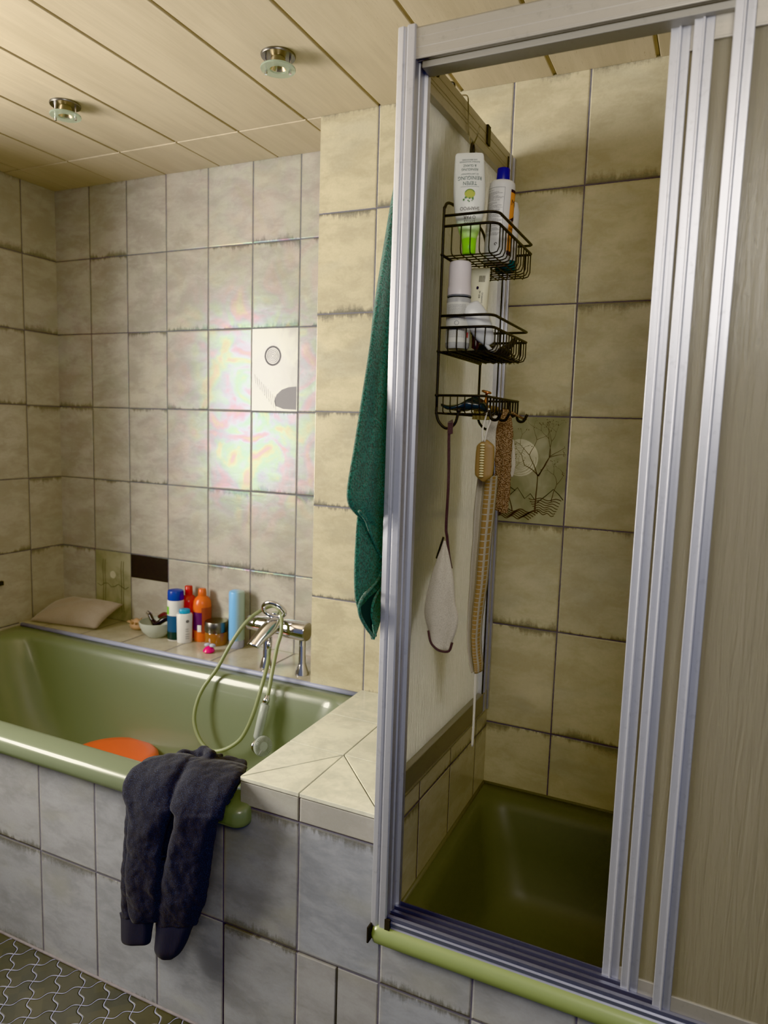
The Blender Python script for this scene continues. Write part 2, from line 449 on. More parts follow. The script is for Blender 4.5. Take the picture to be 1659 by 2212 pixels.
# ------------------------------------------------------------------ tub and tray shells
def rrect(x0, x1, y0, y1, r, n=10):
    pts = []
    for (cx, cy, a0) in ((x1-r, y1-r, 0), (x0+r, y1-r, pi/2), (x0+r, y0+r, pi), (x1-r, y0+r, 3*pi/2)):
        for k in range(n+1): pts.append((cx+r*cos(a0+pi/2*k/n), cy+r*sin(a0+pi/2*k/n)))
    return pts
def shell(name, loops, mat, parent, tilt, close=True):
    bm = bmesh.new(); rings = []
    for (x0, x1, y0, y1, r, z) in loops:
        rings.append([bm.verts.new((x, y, z+tilt(y))) for (x, y) in rrect(x0, x1, y0, y1, r)])
    k = len(rings[0])
    for A, B in zip(rings, rings[1:]):
        for i in range(k): bm.faces.new((A[i], B[i], B[(i+1) % k], A[(i+1) % k]))
    if close: bm.faces.new(rings[-1])
    bmesh.ops.recalc_face_normals(bm, faces=bm.faces[:])
    o = mesh_from(bm, name, mat, parent, smooth=True)
    return o
tub = empty('bathtub', 'olive green enamel bathtub set in a tiled surround', 'bathtub')
T = lambda y: .062*max(-.04, y)
shell('tub_shell', [
    (.03, 1.60, .012, .62, .05, .598), (.003, 1.624, -.030, .648, .03, .599), (.002, 1.630, -.036, .650, .03, .604), (.002, 1.632, -.0385, .651, .03, .615),
    (.002, 1.631, -.0375, .651, .03, .636), (.003, 1.629, -.034, .650, .03, .6435), (.004, 1.625, -.029, .649, .03, .6475), (.006, 1.62, -.022, .648, .03, .6495),
    (.05, 1.600, .028, .612, .06, .650), (.062, 1.592, .040, .600, .08, .647), (.072, 1.585, .049, .591, .09, .638), (.080, 1.578, .056, .584, .10, .62),
    (.12, 1.568, .068, .572, .12, .54), (.20, 1.545, .085, .555, .13, .40), (.28, 1.52, .105, .538, .14, .28), (.33, 1.49, .13, .51, .13, .225),
    (.40, 1.44, .17, .47, .10, .205)], M['enamel'], tub, T)
tray = empty('shower_tray', 'deep olive green enamel shower tray behind the sliding doors', 'shower tray')
x1 = XR-.003
TT = lambda y: .048*max(-.05, y)
shell('tray_shell', [
    (2.0, x1, .005, YC-.02, .01, .432), (1.976, x1, -.022, YC-.002, .012, .432), (1.970, x1, -.033, YC-.002, .014, .440), (1.969, x1, -.036, YC-.002, .014, .455),
    (1.971, x1, -.032, YC-.002, .014, .469), (1.978, x1, -.022, YC-.002, .014, .475), (1.99, x1, -.012, YC-.002, .014, .4765),
    (2.03, x1-.03, .045, YC-.055, .05, .4755), (2.043, x1-.04, .055, YC-.068, .06, .466), (2.052, x1-.05, .063, YC-.078, .07, .447),
    (2.075, x1-.07, .078, YC-.10, .09, .36), (2.095, x1-.09, .095, YC-.125, .10, .26), (2.12, x1-.12, .12, YC-.16, .10, .222), (2.18, x1-.18, .17, YC-.22, .08, .21)],
    M['enamel_tray_shade'], tray, TT)
to = D.objects['tray_shell']; to.data.materials.append(M['enamel_lip_lit'])
for f_ in to.data.polygons:
    if f_.center.y < -.004: f_.material_index = 1
bm = bmesh.new(); add_tube(bm, [(2.004, .04, .4785), (2.017, YC-.004, .5065)], .006, 8); add_tube(bm, [(2.017, YC-.004, .5065), (XR, YC-.004, .507)], .005, 8)
mesh_from(bm, 'caulk_line', M['caulk_dark'], tray, smooth=True)

# ------------------------------------------------------------------ shower enclosure
en = empty('shower_enclosure', 'fixed aluminium shower frame with ribbed glass side partition', 'shower enclosure')
# corner post, ribbed profile
prof = [(1.962, -.010), (1.966, -.022), (1.978, -.024), (1.980, -.020), (1.984, -.020), (1.987, -.025), (2.001, -.025), (2.003, -.022), (2.003, -.004), (2.006, -.002), (2.006, .018), (2.013, .020), (2.013, .034),
        (2.004, .046), (1.966, .046), (1.962, .040)]
bm = bmesh.new(); add_prism(bm, prof, 0, .468, 2.304, 'z'); bmesh.ops.recalc_face_normals(bm, faces=bm.faces[:])
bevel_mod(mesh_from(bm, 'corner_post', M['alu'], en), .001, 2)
# head rail along x: ribbed front face, dark underside channel
prof = [(-.0205, 2.243), (-.0208, 2.2445), (-.0206, 2.246), (-.0210, 2.247), (-.0209, 2.262), (-.0213, 2.263), (-.0212, 2.280), (-.0215, 2.2805), (-.0214, 2.296), (-.018, 2.300), (.030, 2.300), (.034, 2.29), (.034, 2.240),
        (.031, 2.240), (.031, 2.262), (.010, 2.262), (.010, 2.242), (.007, 2.242), (.007, 2.262), (-.008, 2.262), (-.008, 2.243), (-.011, 2.243), (-.011, 2.262), (-.017, 2.262), (-.017, 2.243)]
bm = bmesh.new(); add_prism(bm, prof, 0, 2.003, XR, 'x'); bmesh.ops.recalc_face_normals(bm, faces=bm.faces[:])
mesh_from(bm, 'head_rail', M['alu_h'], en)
box('head_channel', (2.013, XR, -.012, .028, 2.229, 2.241), M['alu_dark'], en, bev=.001)
# sill track with grooves
bm = bmesh.new()
prof = [(-.021, .466), (-.021, .474), (-.018, .477), (-.021, .480), (-.021, .487), (-.018, .490), (-.020, .493), (-.020, .500), (-.014, .502), (-.014, .490),
        (-.004, .490), (-.004, .503), (.004, .503), (.004, .490), (.012, .490), (.012, .505), (.019, .505), (.019, .492), (.028, .492), (.028, .507), (.031, .507), (.031, .476)]
add_prism(bm, prof, 0, 2.004, XR, 'x'); bmesh.ops.recalc_face_normals(bm, faces=bm.faces[:])
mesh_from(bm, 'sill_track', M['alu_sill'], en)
bm = bmesh.new()
for (a, b) in ((-.0138, -.0042), (.0042, .0118), (.0192, .0278)): add_box(bm, 2.006, XR, a, b, .4902, .4925)
add_box(bm, 2.000, 2.012, -.026, .030, .464, .496)
mesh_from(bm, 'groove_black', M['black'], en)  # black strips in the track grooves and a block at the left end
box('end_seal', (1.9645, 1.9685, -.040, -.006, .437, .474), M['black'], en, bev=.001)
# side partition frame
bm = bmesh.new(); add_box(bm, 1.972, 2.000, .04, YC-.002, .7375, .797, shear=True); add_box(bm, 1.972, 2.0035, .04, YC-.03, .7372, .7425, shear=True); add_box(bm, 1.976, 2.003, .04, YC-.03, .794, .799, shear=True)
bevel_mod(mesh_from(bm, 'side_bottom_rail', M['alu_dark'], en), .0015)
bm = bmesh.new(); add_box(bm, 1.974, 2.0, .04, YC-.03, 2.216, 2.282, shear=True); add_box(bm, 1.974, 2.002, .04, YC-.03, 2.214, 2.219, shear=True)
for z in (2.236, 2.244, 2.262): add_box(bm, 1.99, 2.0008, .04, YC-.03, z, z+.0015, shear=True)
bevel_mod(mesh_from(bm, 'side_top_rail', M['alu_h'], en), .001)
bm = bmesh.new(); add_box(bm, 1.970, 1.999, YC-.060, YC-.001, .7375, 2.284, shear=True); add_box(bm, 1.972, 2.003, YC-.045, YC-.028, .7375, 2.283, shear=True); add_box(bm, 1.972, 2.004, YC-.014, YC-.001, .7375, 2.283, shear=True)
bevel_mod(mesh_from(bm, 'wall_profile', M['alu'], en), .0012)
bm = bmesh.new(); add_box(bm, 1.9995, 2.0022, YC-.064, YC-.060, .80, 2.27, shear=True); mesh_from(bm, 'rubber_seal', M['black'], en)
bm = bmesh.new(); add_box(bm, 1.984, 1.987, .045, YC-.058, .795, 2.218, shear=True); part(mesh_from(bm, 'side_pane', M['pane_side'], en), 'ribbed privacy glass pane')

# sliding doors
def door(lbl, xa, xb, y, zb, zt):
    d = empty('sliding_door', lbl, 'shower door', 'sliding shower door panels')
    h = .0065
    bm = bmesh.new()
    add_box(bm, xa, xa+.013, y-h, y+h, zb, zt); add_box(bm, xa+.013, xa+.017, y-h-.0035, y+h, zb, zt); add_box(bm, xa+.017, xa+.031, y-h+.001, y+h-.001, zb, zt)
    bevel_mod(mesh_from(bm, 'stile', M['alu'], d), .0012, 2)
    bm = bmesh.new(); add_box(bm, xb-.03, xb, y-h, y+h, zb, zt); bevel_mod(mesh_from(bm, 'stile', M['alu'], d), .0012)
    bm = bmesh.new(); add_box(bm, xa+.031, xb-.03, y-h+.001, y+h-.001, zt-.045, zt-.002); add_box(bm, xa+.031, xb-.03, y-h-.001, y+h-.002, zt-.049, zt-.045)
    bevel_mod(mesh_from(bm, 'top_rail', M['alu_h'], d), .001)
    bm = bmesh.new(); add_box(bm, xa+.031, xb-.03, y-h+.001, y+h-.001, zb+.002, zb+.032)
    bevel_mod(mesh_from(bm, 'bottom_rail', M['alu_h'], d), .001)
    box('pane', (xa+.028, xb-.028, y-.0015, y+.0015, zb+.030, zt-.043), M['pane_door'], d)
    bm = bmesh.new(); add_box(bm, xa+.014, xa+.026, y-.003, y+.003, zb-.008, zb); mesh_from(bm, 'roller', M['black'], d)
    bm = bmesh.new(); add_box(bm, xa+.012, xa+.024, y-.003, y+.003, zt, zt+.014); mesh_from(bm, 'roller', M['black'], d)
    return d
door('rearmost aluminium sliding door panel, its stile leftmost beside the opening', 2.449, 2.90, .0235, .500, 2.238)
door('middle aluminium sliding door panel, its stile between the other two', 2.4855, 2.93, .008, .4995, 2.242)
door('frontmost aluminium sliding door panel with pebbled glass at the right edge', 2.5445, 2.958, -.0085, .4995, 2.242)

# ------------------------------------------------------------------ decor tiles (ribbon drawings on a thin tile)
def decor_mat(name, light, mid):
    g = G(name); vec, X, Y, Z = g.xyz(); n = g.noise(vec, 9, 3, .6, .5)
    return g.done(g.bsdf(Base_Color=g.mix(g.ss(n, .35, .65), srgb(mid), srgb(light)), Roughness=.2, Normal=g.bump(n, .001, .5)))
M['decor'] = decor_mat('grey green decor glaze', (158, 154, 132), (128, 126, 106))
M['decor_b'] = decor_mat('pale blue grey decor glaze', (186, 186, 172), (146, 146, 140))
M['moon'] = decor_mat('cream disc glaze', (204, 198, 172), (176, 170, 146))
M['brown_ink'] = plain('brown glaze line', (46, 30, 20), .5)
M['ink'] = plain('dark glaze line', (24, 22, 18), .5)
M['grey_ink'] = plain('grey glaze line', (104, 102, 108), .5)
def ribbon(bm, pts, w, y):
    pts = [Vector((p[0], 0, p[1])) for p in pts]
    L = []
    for i, p in enumerate(pts):
        t = (pts[min(i+1, len(pts)-1)]-pts[max(i-1, 0)])
        if t.length < 1e-9: t = Vector((1, 0, 0))
        t.normalize(); nn = Vector((-t.z, 0, t.x)); ww = w if not isinstance(w, (list, tuple)) else w[i]
        ww *= 1.45; L.append((bm.verts.new((p.x+nn.x*ww, y, p.z+nn.z*ww)), bm.verts.new((p.x-nn.x*ww, y, p.z-nn.z*ww))))
    for (a, b), (c, d) in zip(L, L[1:]): bm.faces.new((a, b, d, c))
def disc(bm, cx, cz, r, y, n=28, rx=1):
    bm.faces.new([bm.verts.new((cx+r*rx*cos(2*pi*k/n), y, cz+r*sin(2*pi*k/n))) for k in range(n)])
def ringline(bm, cx, cz, r, w, y, a0=0, a1=2*pi, n=40, j=0):
    ribbon(bm, [(cx+(r+j*sin(5*a0+7*k))*cos(a0+(a1-a0)*k/n), cz+(r+j*sin(3*k))*sin(a0+(a1-a0)*k/n)) for k in range(n+1)], w, y)
# full motif on the shower wall
x0, x1, z0, z1 = 2.0068, 2.2036, 1.2978, 1.5942
dt = empty('decor_tile', 'decorated tile on the shower wall with moon disc, bare branches and brown waves', 'decor tile')
y = YC-.0012
box('tile_body', (x0, x1, y, YC+.002, z0, z1), M['decor'], dt, bev=.0006)
def DP(u, v):  # drawing coordinates on the tile: 0..1
    return (x0+u*(x1-x0), z1-v*(z1-z0))
bm = bmesh.new(); c = DP(.34, .385); disc(bm, c[0], c[1], .052, y-.0003, 40); mesh_from(bm, 'moon_disc', M['moon'], dt)
bm = bmesh.new()
for r in (.045, .040, .036, .031, .027, .022, .017, .012): ringline(bm, c[0]+.002*sin(r*900), c[1]-.002, r, .00022, y-.0005, r*40, r*40+4.6, 36, .0006)
rn = random.Random(3)
def branch(x, z, ang, ln, w, dep):
    pts = []; a = ang
    for k in range(7):
        pts.append((x, z)); x += cos(a)*ln/6; z += sin(a)*ln/6; a += rn.uniform(-.16, .16)
        if not (x0+.004 < x < x1-.004 and z < z1-.006): break
    ribbon(bm, pts, [w*(1-.5*k/max(1, len(pts)-1)) for k in range(len(pts))], y-.0007)
    x, z = pts[-1]
    if dep > 0:
        for s in (-1, 1):
            if rn.random() < .93: branch(x, z, a+s*rn.uniform(.3, .75), ln*rn.uniform(.55, .8), w*.62, dep-1)
    else:
        for _ in range(3):
            bx, bz = x+rn.uniform(-.006, .006), z+rn.uniform(-.004, .007)
            if x0+.004 < bx < x1-.004 and bz < z1-.004: disc(bm, bx, bz, rn.uniform(.0007, .0014), y-.0009, 8)
ink_bm = bm
for (u, v, an, ln, w, dep) in ((.60, .90, 1.62, .105, .0016, 4), (.27, .90, 1.75, .075, .0012, 3), (.10, .90, 1.5, .07, .0010, 3), (.82, .78, 1.45, .05, .0009, 3), (.62, .55, 1.1, .06, .0012, 4), (.62, .55, 2.3, .05, .0011, 3)):
    p = DP(u, v); branch(p[0], p[1], an, ln, w, dep)
mesh_from(bm, 'branch_drawing', M['brown_ink'], dt)
bm = bmesh.new()
for pts in (((.08, .80), (.20, .76), (.33, .67), (.44, .77), (.52, .72), (.58, .77)), ((.62, .80), (.74, .73), (.84, .665), (.92, .71), (.985, .76)), ((.0, .73), (.12, .70), (.2, .66), (.3, .7))):
    ribbon(bm, [DP(*p) for p in pts], .0009, y-.0006)
mesh_from(bm, 'hill_drawing', M['ink'], dt)
bm = bmesh.new()
for k in range(6):
    ribbon(bm, [DP(.01+t*(.66-.03*k), .885+k*.014+.013*sin(t*19+k*.25)) for t in [i/40 for i in range(41)]], .0010, y-.0011)
for k in range(7):
    ribbon(bm, [DP(.50+.02*k+t*(.46-.035*k), .765+k*.021+.010*sin(t*13+k*.5)+.012*t*k*.3) for t in [i/24 for i in range(25)]], .0008, y-.0012)
mesh_from(bm, 'wave_drawing', M['brown_ink'], dt)
# glossy motif on back wall (between H2 and H3)
dt = empty('decor_tile', 'bluish decor tile high on the back wall with grey spiral disc and mound', 'decor tile')
x0, x1, z0, z1 = .997, 1.194, 1.5985, 1.8938
y = YB-.0012
box('tile_body', (x0, x1, y, YB+.002, z0, z1), M['decor_b'], dt, bev=.0006)
bm = bmesh.new(); c = DP(.46, .33)
for r in (.034, .031, .024, .018, .012, .006): ringline(bm, c[0], c[1], r, .0016 if r > .03 else .0009, y-.0005, 0, 2*pi, 40)
mesh_from(bm, 'spiral_drawing', M['grey_ink'], dt)
bm = bmesh.new()
pts = [DP(u, v) for (u, v) in ((.98, .70), (.8, .71), (.66, .74), (.55, .80), (.50, .88), (.53, .94), (.7, .975), (.98, .98))]
f = bm.faces.new([bm.verts.new((p[0], y-.0005, p[1])) for p in pts])
for k in range(10):
    p = DP(.06+.05*k, .55+.03*k); ribbon(bm, [p, (p[0]+.006, p[1]-.035-.002*k)], .0006, y-.0005)
bmesh.ops.recalc_face_normals(bm, faces=bm.faces[:]); mesh_from(bm, 'mound_drawing', M['grey_ink'], dt)
# dull motif near the cushion
dt = empty('decor_tile', 'dull brown decor tile with small pale circle above the grey cushion', 'decor tile')
x0, x1, z0, z1 = .195, .3925, .702, .9945
box('tile_body', (x0, x1, y, YB+.002, z0, z1), M['decor'], dt, bev=.0006)
bm = bmesh.new(); c = DP(.5, .34); disc(bm, c[0], c[1], .016, y-.0005); mesh_from(bm, 'moon_disc', M['moon'], dt)
bm = bmesh.new()
for u in (.22, .28, .74, .8): ribbon(bm, [DP(u+.01*sin(k*2.0), k/8) for k in range(1, 8)], .0009, y-.0006)
ribbon(bm, [DP(k/10+.05, .50+.03*sin(k*1.8)) for k in range(10)], .0009, y-.0007)
mesh_from(bm, 'branch_drawing', M['ink'], dt)
# black half tile
M['black_tile'] = plain('black glaze', (24, 23, 27), .3)
bt = box('black_tile', (.3955, .5920, YB-.0012, YB+.002, .8965, .9935), M['black_tile'], bev=.0006)
tag(bt, 'black cut tile piece set into the pale back wall', 'wall tile')

# ------------------------------------------------------------------ ceiling lamps
M['frost'] = G('frosted glass ring'); g = M['frost']
M['frost'] = g.done(g.bsdf(Base_Color=srgb(200, 214, 196), Roughness=.35, Transmission_Weight=.75, IOR=1.2))
M['bulb'] = plain('lamp reflector', (220, 200, 160), .2, .8)
def lamp(lbl, x, y, rot):
    r = empty('ceiling_spotlight', lbl, 'ceiling light', 'ceiling spotlights')
    r.location = (x, y, ZC); r.rotation_euler = (0, 0, rot)
    lathe('base_plate', [(0, 0), (.044, 0), (.0445, -.003), (.043, -.006), (.018, -.0065), (.018, -.004), (0, -.004)], M['steel'], r, seg=48)
    lathe('bulb', [(.016, -.004), (.020, -.016), (.0235, -.030), (.0215, -.0305), (.016, -.02), (.006, -.012), (0, -.012)], M['bulb'], r, seg=32)
    lathe('glass_ring', [(.021, -.031), (.044, -.031), (.045, -.033), (.044, -.0355), (.021, -.0355), (.0205, -.033), (.021, -.031)], M['frost'], r, seg=48)
    for s in (-1, 1):
        bm = bmesh.new(); add_tube(bm, [(s*.031, 0, -.005), (s*.031, 0, -.036)], .0026, 10); add_tube(bm, [(s*.031, 0, -.036), (s*.031, 0, -.046)], .0036, 12)
        mesh_from(bm, 'pin', M['chrome'], r, smooth=False)
    return r
a = P(601, 119, 'z', ZC); lamp('round glass ceiling spotlight nearest the shower', a.x, a.y, .35)
a = P(141, 225, 'z', ZC); lamp('round glass ceiling spotlight farther left over the bathtub', a.x, a.y, .35)


wb = box('wall_bracket', (0, .014, .545, .580, .872, .890), M['black'], bev=.003)
tag(wb, 'tiny black bracket on the left tiled wall above the cushion end of the tub', 'bracket')

# ================================================================== OBJECTS ON THE BACK LEDGE
ZL = .7003
def mpp(p): return (p-CAM).dot(FW)/F
def put(u, v, z=ZL):
    p = P(u, v, 'z', z); return p, mpp(p)
def face_cam(p, extra=0):
    d = CAM-p; return math.atan2(d.y, d.x)+pi/2+extra     # local -y looks at the camera
def fabric(name, rgb, rgb2, scale=300, bump=.001, rough=.9, sheen=.3, detail=2):
    g = G(name); vec, X, Y, Z = g.xyz()
    n = g.noise(vec, scale, detail, .7); b = g.noise(vec, 12, 2)
    c = g.mix(g.ss(n*.7+b*.3, .38, .62), srgb(rgb), srgb(rgb2))
    return g.done(g.bsdf(Base_Color=c, Roughness=rough, Sheen_Weight=sheen, Normal=g.bump(n, bump, .8)))
M['cushion'] = fabric('grey beige cotton', (142, 130, 118), (158, 146, 134), 500, .0004)
def text_mesh(body, size, align='CENTER'):
    cu = D.curves.new('t', 'FONT'); cu.body = body; cu.size = size; cu.align_x = align; cu.align_y = 'CENTER'; cu.resolution_u = 3
    o = D.objects.new('t', cu); COL.objects.link(o)
    dg = bpy.context.evaluated_depsgraph_get(); me = D.meshes.new_from_object(o.evaluated_get(dg))
    D.objects.remove(o); D.curves.remove(cu)
    return me
def add_text(bm, body, size, fn, align='CENTER', flip=False, sx=1.0):
    """fn maps flat text coordinates (tx, tz) to the surface; flip = upside down"""
    me = text_mesh(body, size, align)
    base = len(bm.verts)
    s = -1 if flip else 1
    vs = [bm.verts.new(fn(s*v.co.x*sx, s*v.co.y)) for v in me.vertices]
    for p in me.polygons:
        try: bm.faces.new([vs[i] for i in p.vertices])
        except ValueError: pass
    D.meshes.remove(me)
def patch(bm, fn, u0, u1, v0, v1, nu=10, nv=2):
    gr = [[bm.verts.new(fn(u0+(u1-u0)*i/nu, v0+(v1-v0)*j/nv)) for i in range(nu+1)] for j in range(nv+1)]
    for j in range(nv):
        for i in range(nu): bm.faces.new((gr[j][i], gr[j][i+1], gr[j+1][i+1], gr[j+1][i]))
def frame_line(bm, fn, u0, u1, v0, v1, w):
    patch(bm, fn, u0, u1, v0, v0+w, 10, 1); patch(bm, fn, u0, u1, v1-w, v1, 10, 1); patch(bm, fn, u0, u0+w, v0, v1, 1, 6); patch(bm, fn, u1-w, u1, v0, v1, 1, 6)

# cushion
A_, B_ = Vector((.035, .672, .722)), P(208, 1352, 'z', .722)
C_, D_ = P(267, 1298, 'y', .835), P(128, 1291, 'y', .862)
bm = bmesh.new(); N = 26
def pil(s, t, side):
    base = A_*(1-s)*(1-t)+B_*s*(1-t)+C_*s*t+D_*(1-s)*t
    a, b = 2*s-1, 2*t-1
    pin = 1-.05*(1-a*a)*abs(b)**3
    base = base + ((A_+B_+C_+D_)/4-base)*(.06*(1-a*a)*abs(b)**2+.06*(1-b*b)*abs(a)**2)
    h = .050*((1-abs(a)**2.6)*(1-abs(b)**2.6))**.62
    nrm = (B_-A_).cross(D_-A_).normalized()
    w = noise.noise(Vector((s*4, t*4, 3)))*.008*(1-abs(a)**6)*(1-abs(b)**6)
    return base+nrm*(side*h*(1 if side > 0 else .45)+(w if side > 0 else 0))
for side in (1, -1):
    gr = [[bm.verts.new(pil(i/N, j/N, side)) for i in range(N+1)] for j in range(N+1)]
    for j in range(N):
        for i in range(N): bm.faces.new((gr[j][i], gr[j][i+1], gr[j+1][i+1], gr[j+1][i]))
bmesh.ops.remove_doubles(bm, verts=bm.verts[:], dist=.0004); bmesh.ops.recalc_face_normals(bm, faces=bm.faces[:])
cu = tag(mesh_from(bm, 'cushion', M['cushion'], smooth=True), 'flat grey cushion lying in the left corner of the tiled shelf', 'cushion')
low = min((cu.matrix_world @ v.co).z for v in cu.data.vertices)
for v in cu.data.vertices: v.co.z += ZL+.001-low
# bowl with two dark razors
M['bowl'] = plain('pale green stoneware', (178, 184, 172), .3)
M['dark_plastic'] = plain('dark glossy plastic', (18, 17, 26), .22)
M['maroon'] = plain('maroon plastic', (72, 28, 36), .3)
p, k = put(326, 1378); p.y += .035
R_ = 38*k
bo = tag(lathe('bowl', [(0, 0), (R_*.5, 0), (R_*.55, .004), (R_*.82, .022), (R_*.97, .044), (R_, .060), (R_*.97, .061), (R_*.93, .046), (R_*.78, .026), (R_*.5, .012), (0, .010)], M['bowl'], c=p, seg=48), 'pale stoneware bowl with dark grooming tools on the back shelf', 'bowl')
def up(v): return p+Vector(v)
e = empty('razor', 'black curved razor resting in the pale bowl', 'razor')
tube('handle', catmull([up((-.034, -.005, .085)), up((-.012, -.012, .064)), up((.012, -.018, .053)), up((.040, -.012, .072)), up((.062, .002, .084))], 6), [.0085]*8+[.011]*17, M['dark_plastic'], e)
b = box('razor_head', (-.012, .012, -.006, .006, -.006, .006), M['chrome'], e, bev=.002); b.location = up((-.036, -.005, .087)); b.rotation_euler = (.3, .5, .2)
e = empty('razor', 'maroon and black razor lying behind, across the pale bowl rim', 'razor')
tube('handle', catmull([up((-.02, .035, .066)), up((.012, .03, .083)), up((.035, .025, .078)), up((.055, .02, .060))], 6), .0085, M['maroon'], e)
tube('grip', catmull([up((.050, .021, .064)), up((.058, .019, .056)), up((.06, .018, .048))], 4), .0095, M['dark_plastic'], e)
# shell behind the bowl
M['shell'] = plain('beige shell', (176, 140, 110), .6)
q, k = put(288, 1362); q.y += .02
bm = bmesh.new()
add_lathe(bm, [(0, 0), (.022, .004), (.028, .016), (.022, .03), (.010, .042), (0, .048)], q, 20, 1.2, .8)
for i in range(11):
    a = i*pi/5.5; d = Vector((cos(a), sin(a)*.7, .35)).normalized()
    add_tube(bm, [q+Vector((0, 0, .02))+d*.02, q+Vector((0, 0, .02))+d*.042], [.006, .001], 6)
tag(mesh_from(bm, 'sea_shell', M['shell'], smooth=True), 'spiky beige seashell beside the pale bowl', 'shell')

def bottle(name, label, u, v, h_px, w_px, body_prof, body_mat, cap_prof, cap_mat, dy=.0, sx=1, sy=1, group=None, seg=36, rot=None):
    p, k = put(u, v); p.y += dy; H = h_px*k*1.0; R = w_px*k/2
    p.y = min(p.y, YB-R*sy-.004)
    p.x = P(u, v, 'y', p.y).x; k = mpp(p)
    e = empty(name, label, 'bottle' if 'bottle' in name else name.split('_')[-1], group)
    e.location = p; e.rotation_euler = (0, 0, face_cam(p) if rot is None else rot)
    b = lathe('body', [(r*R, z*H) for r, z in body_prof], body_mat, e, seg=seg, sx=sx, sy=sy)
    if cap_prof: lathe('cap', [(r*R, z*H) for r, z in cap_prof], cap_mat, e, seg=seg, sx=sx, sy=sy)
    return e, R, H
def wrap(R, off=.0004, sy=1):
    return lambda tx, tz: Vector((sin(tx/R)*(R+off), -cos(tx/R)*(R+off)*sy, tz))
M['white_pl'] = plain('white plastic', (216, 216, 214), .35)
M['blue_cap'] = plain('blue plastic cap', (18, 52, 150), .35)
M['aqua_cap'] = plain('aqua plastic cap', (48, 150, 196), .35)
M['red_pl'] = plain('red plastic', (176, 22, 18), .25)
M['orange_pl'] = plain('orange plastic', (208, 88, 44), .3)
M['purple'] = plain('purple print', (66, 26, 70), .5)
M['lab_red'] = plain('muted red print', (150, 66, 50), .5)
M['navy_lab'] = plain('sea blue print', (30, 66, 104), .45)
M['dark_lab'] = plain('dark green print', (14, 34, 36), .45)
M['print_grey'] = plain('grey print', (108, 112, 118), .6)
M['green_lab'] = plain('lime print', (112, 186, 60), .5)
e, R, H = bottle('shampoo_bottle', 'white bottle with wide royal blue cap and sea-coloured label, behind the small white one', 380, 1377, 108, 35,
    [(0, 0), (.95, 0), (1, .02), (1, .78), (.97, .80), (0, .80)], M['white_pl'], [(0, .80), (.93, .80), (.96, .81), (.96, .95), (.9, .985), (.6, 1), (0, 1)], M['blue_cap'], -.012)
bm = bmesh.new(); patch(bm, wrap(R), -R*1.4, R*1.4, H*.12, H*.50, 16); part(mesh_from(bm, 'printed_label', M['navy_lab'], e, smooth=True), 'sea blue label')
bm = bmesh.new(); patch(bm, wrap(R, .0008), -R*1.4, R*1.4, H*.02, H*.18, 16); part(mesh_from(bm, 'printed_label', M['dark_lab'], e, smooth=True), 'dark green label foot')
bm = bmesh.new(); patch(bm, wrap(R, .0008), -R*1.4, -R*.9, H*.52, H*.68, 8); part(mesh_from(bm, 'printed_label', M['green_lab'], e, smooth=True), 'lime green patch')
e, R, H = bottle('shampoo_bottle', 'glossy red bottle with a narrow red cap, behind the white and orange bottles', 408, 1372, 112, 34,
    [(0, 0), (.9, 0), (.95, .03), (1, .5), (1, .70), (.9, .76), (.6, .81), (.45, .83), (0, .83)], M['red_pl'], [(0, .83), (.46, .83), (.48, .85), (.46, .99), (.4, 1), (0, 1)], M['red_pl'], .2)
e, R, H = bottle('shower_gel_bottle', 'orange bottle with purple label and narrow orange cap on the back shelf', 437, 1378, 112, 38,
    [(0, 0), (.9, 0), (.96, .02), (.97, .3), (1, .5), (.99, .68), (.93, .76), (.75, .82), (.5, .855), (.42, .87), (0, .87)], M['orange_pl'], [(0, .87), (.44, .87), (.46, .88), (.42, .99), (.36, 1), (0, 1)], M['orange_pl'], .012)
bm = bmesh.new(); patch(bm, wrap(R, .0006), -R*1.3, -R*.05, H*.22, H*.57, 12); mesh_from(bm, 'printed_label', M['purple'], e, smooth=True)
bm = bmesh.new(); patch(bm, wrap(R, .0004), -R*.1, R*1.4, H*.17, H*.66, 12); mesh_from(bm, 'printed_label', M['lab_red'], e, smooth=True)
bm = bmesh.new(); patch(bm, wrap(R, .0009), -R*.55, -R*.12, H*.20, H*.33, 6); mesh_from(bm, 'bar_code', M['white_pl'], e, smooth=True)
e, R, H = bottle('lotion_bottle', 'small white bottle with aqua lid in front of the blue-capped bottle', 399, 1380, 72, 33,
    [(0, 0), (.9, 0), (.95, .02), (1, .84), (.9, .87), (0, .875)], M['white_pl'], [(0, .875), (.68, .875), (.7, .88), (.7, .98), (.62, 1), (0, 1)], M['aqua_cap'], -.03, 1, .72)
W = wrap(R, .0006, .74)
bm = bmesh.new(); bm.faces.new([bm.verts.new(W(.011+.007*cos(t*pi/8), H*.66+.006*sin(t*pi/8))) for t in range(16)]); mesh_from(bm, 'printed_mark', M['print_grey'], e, smooth=True)
bm = bmesh.new()
for z in (.42, .36, .27, .2, .14): patch(bm, W, .003, .018-.003*(z > .3), H*z, H*z+.0016, 5, 1)
mesh_from(bm, 'printed_lines', M['print_grey'], e, smooth=True)
# jar
M['amber'] = plain('amber cream', (132, 74, 26), .15, 0, Coat_Weight=1.0)
e, R, H = bottle('cream_jar', 'squat amber jar with silver lid on the back shelf', 467, 1386, 50, 49,
    [(0, 0), (.92, 0), (.97, .05), (.97, .5), (.92, .55), (0, .55)], M['amber'], [(0, .55), (.98, .55), (1, .58), (1, .96), (.95, 1), (0, 1)], M['steel'], .004)
e['category'] = 'jar'
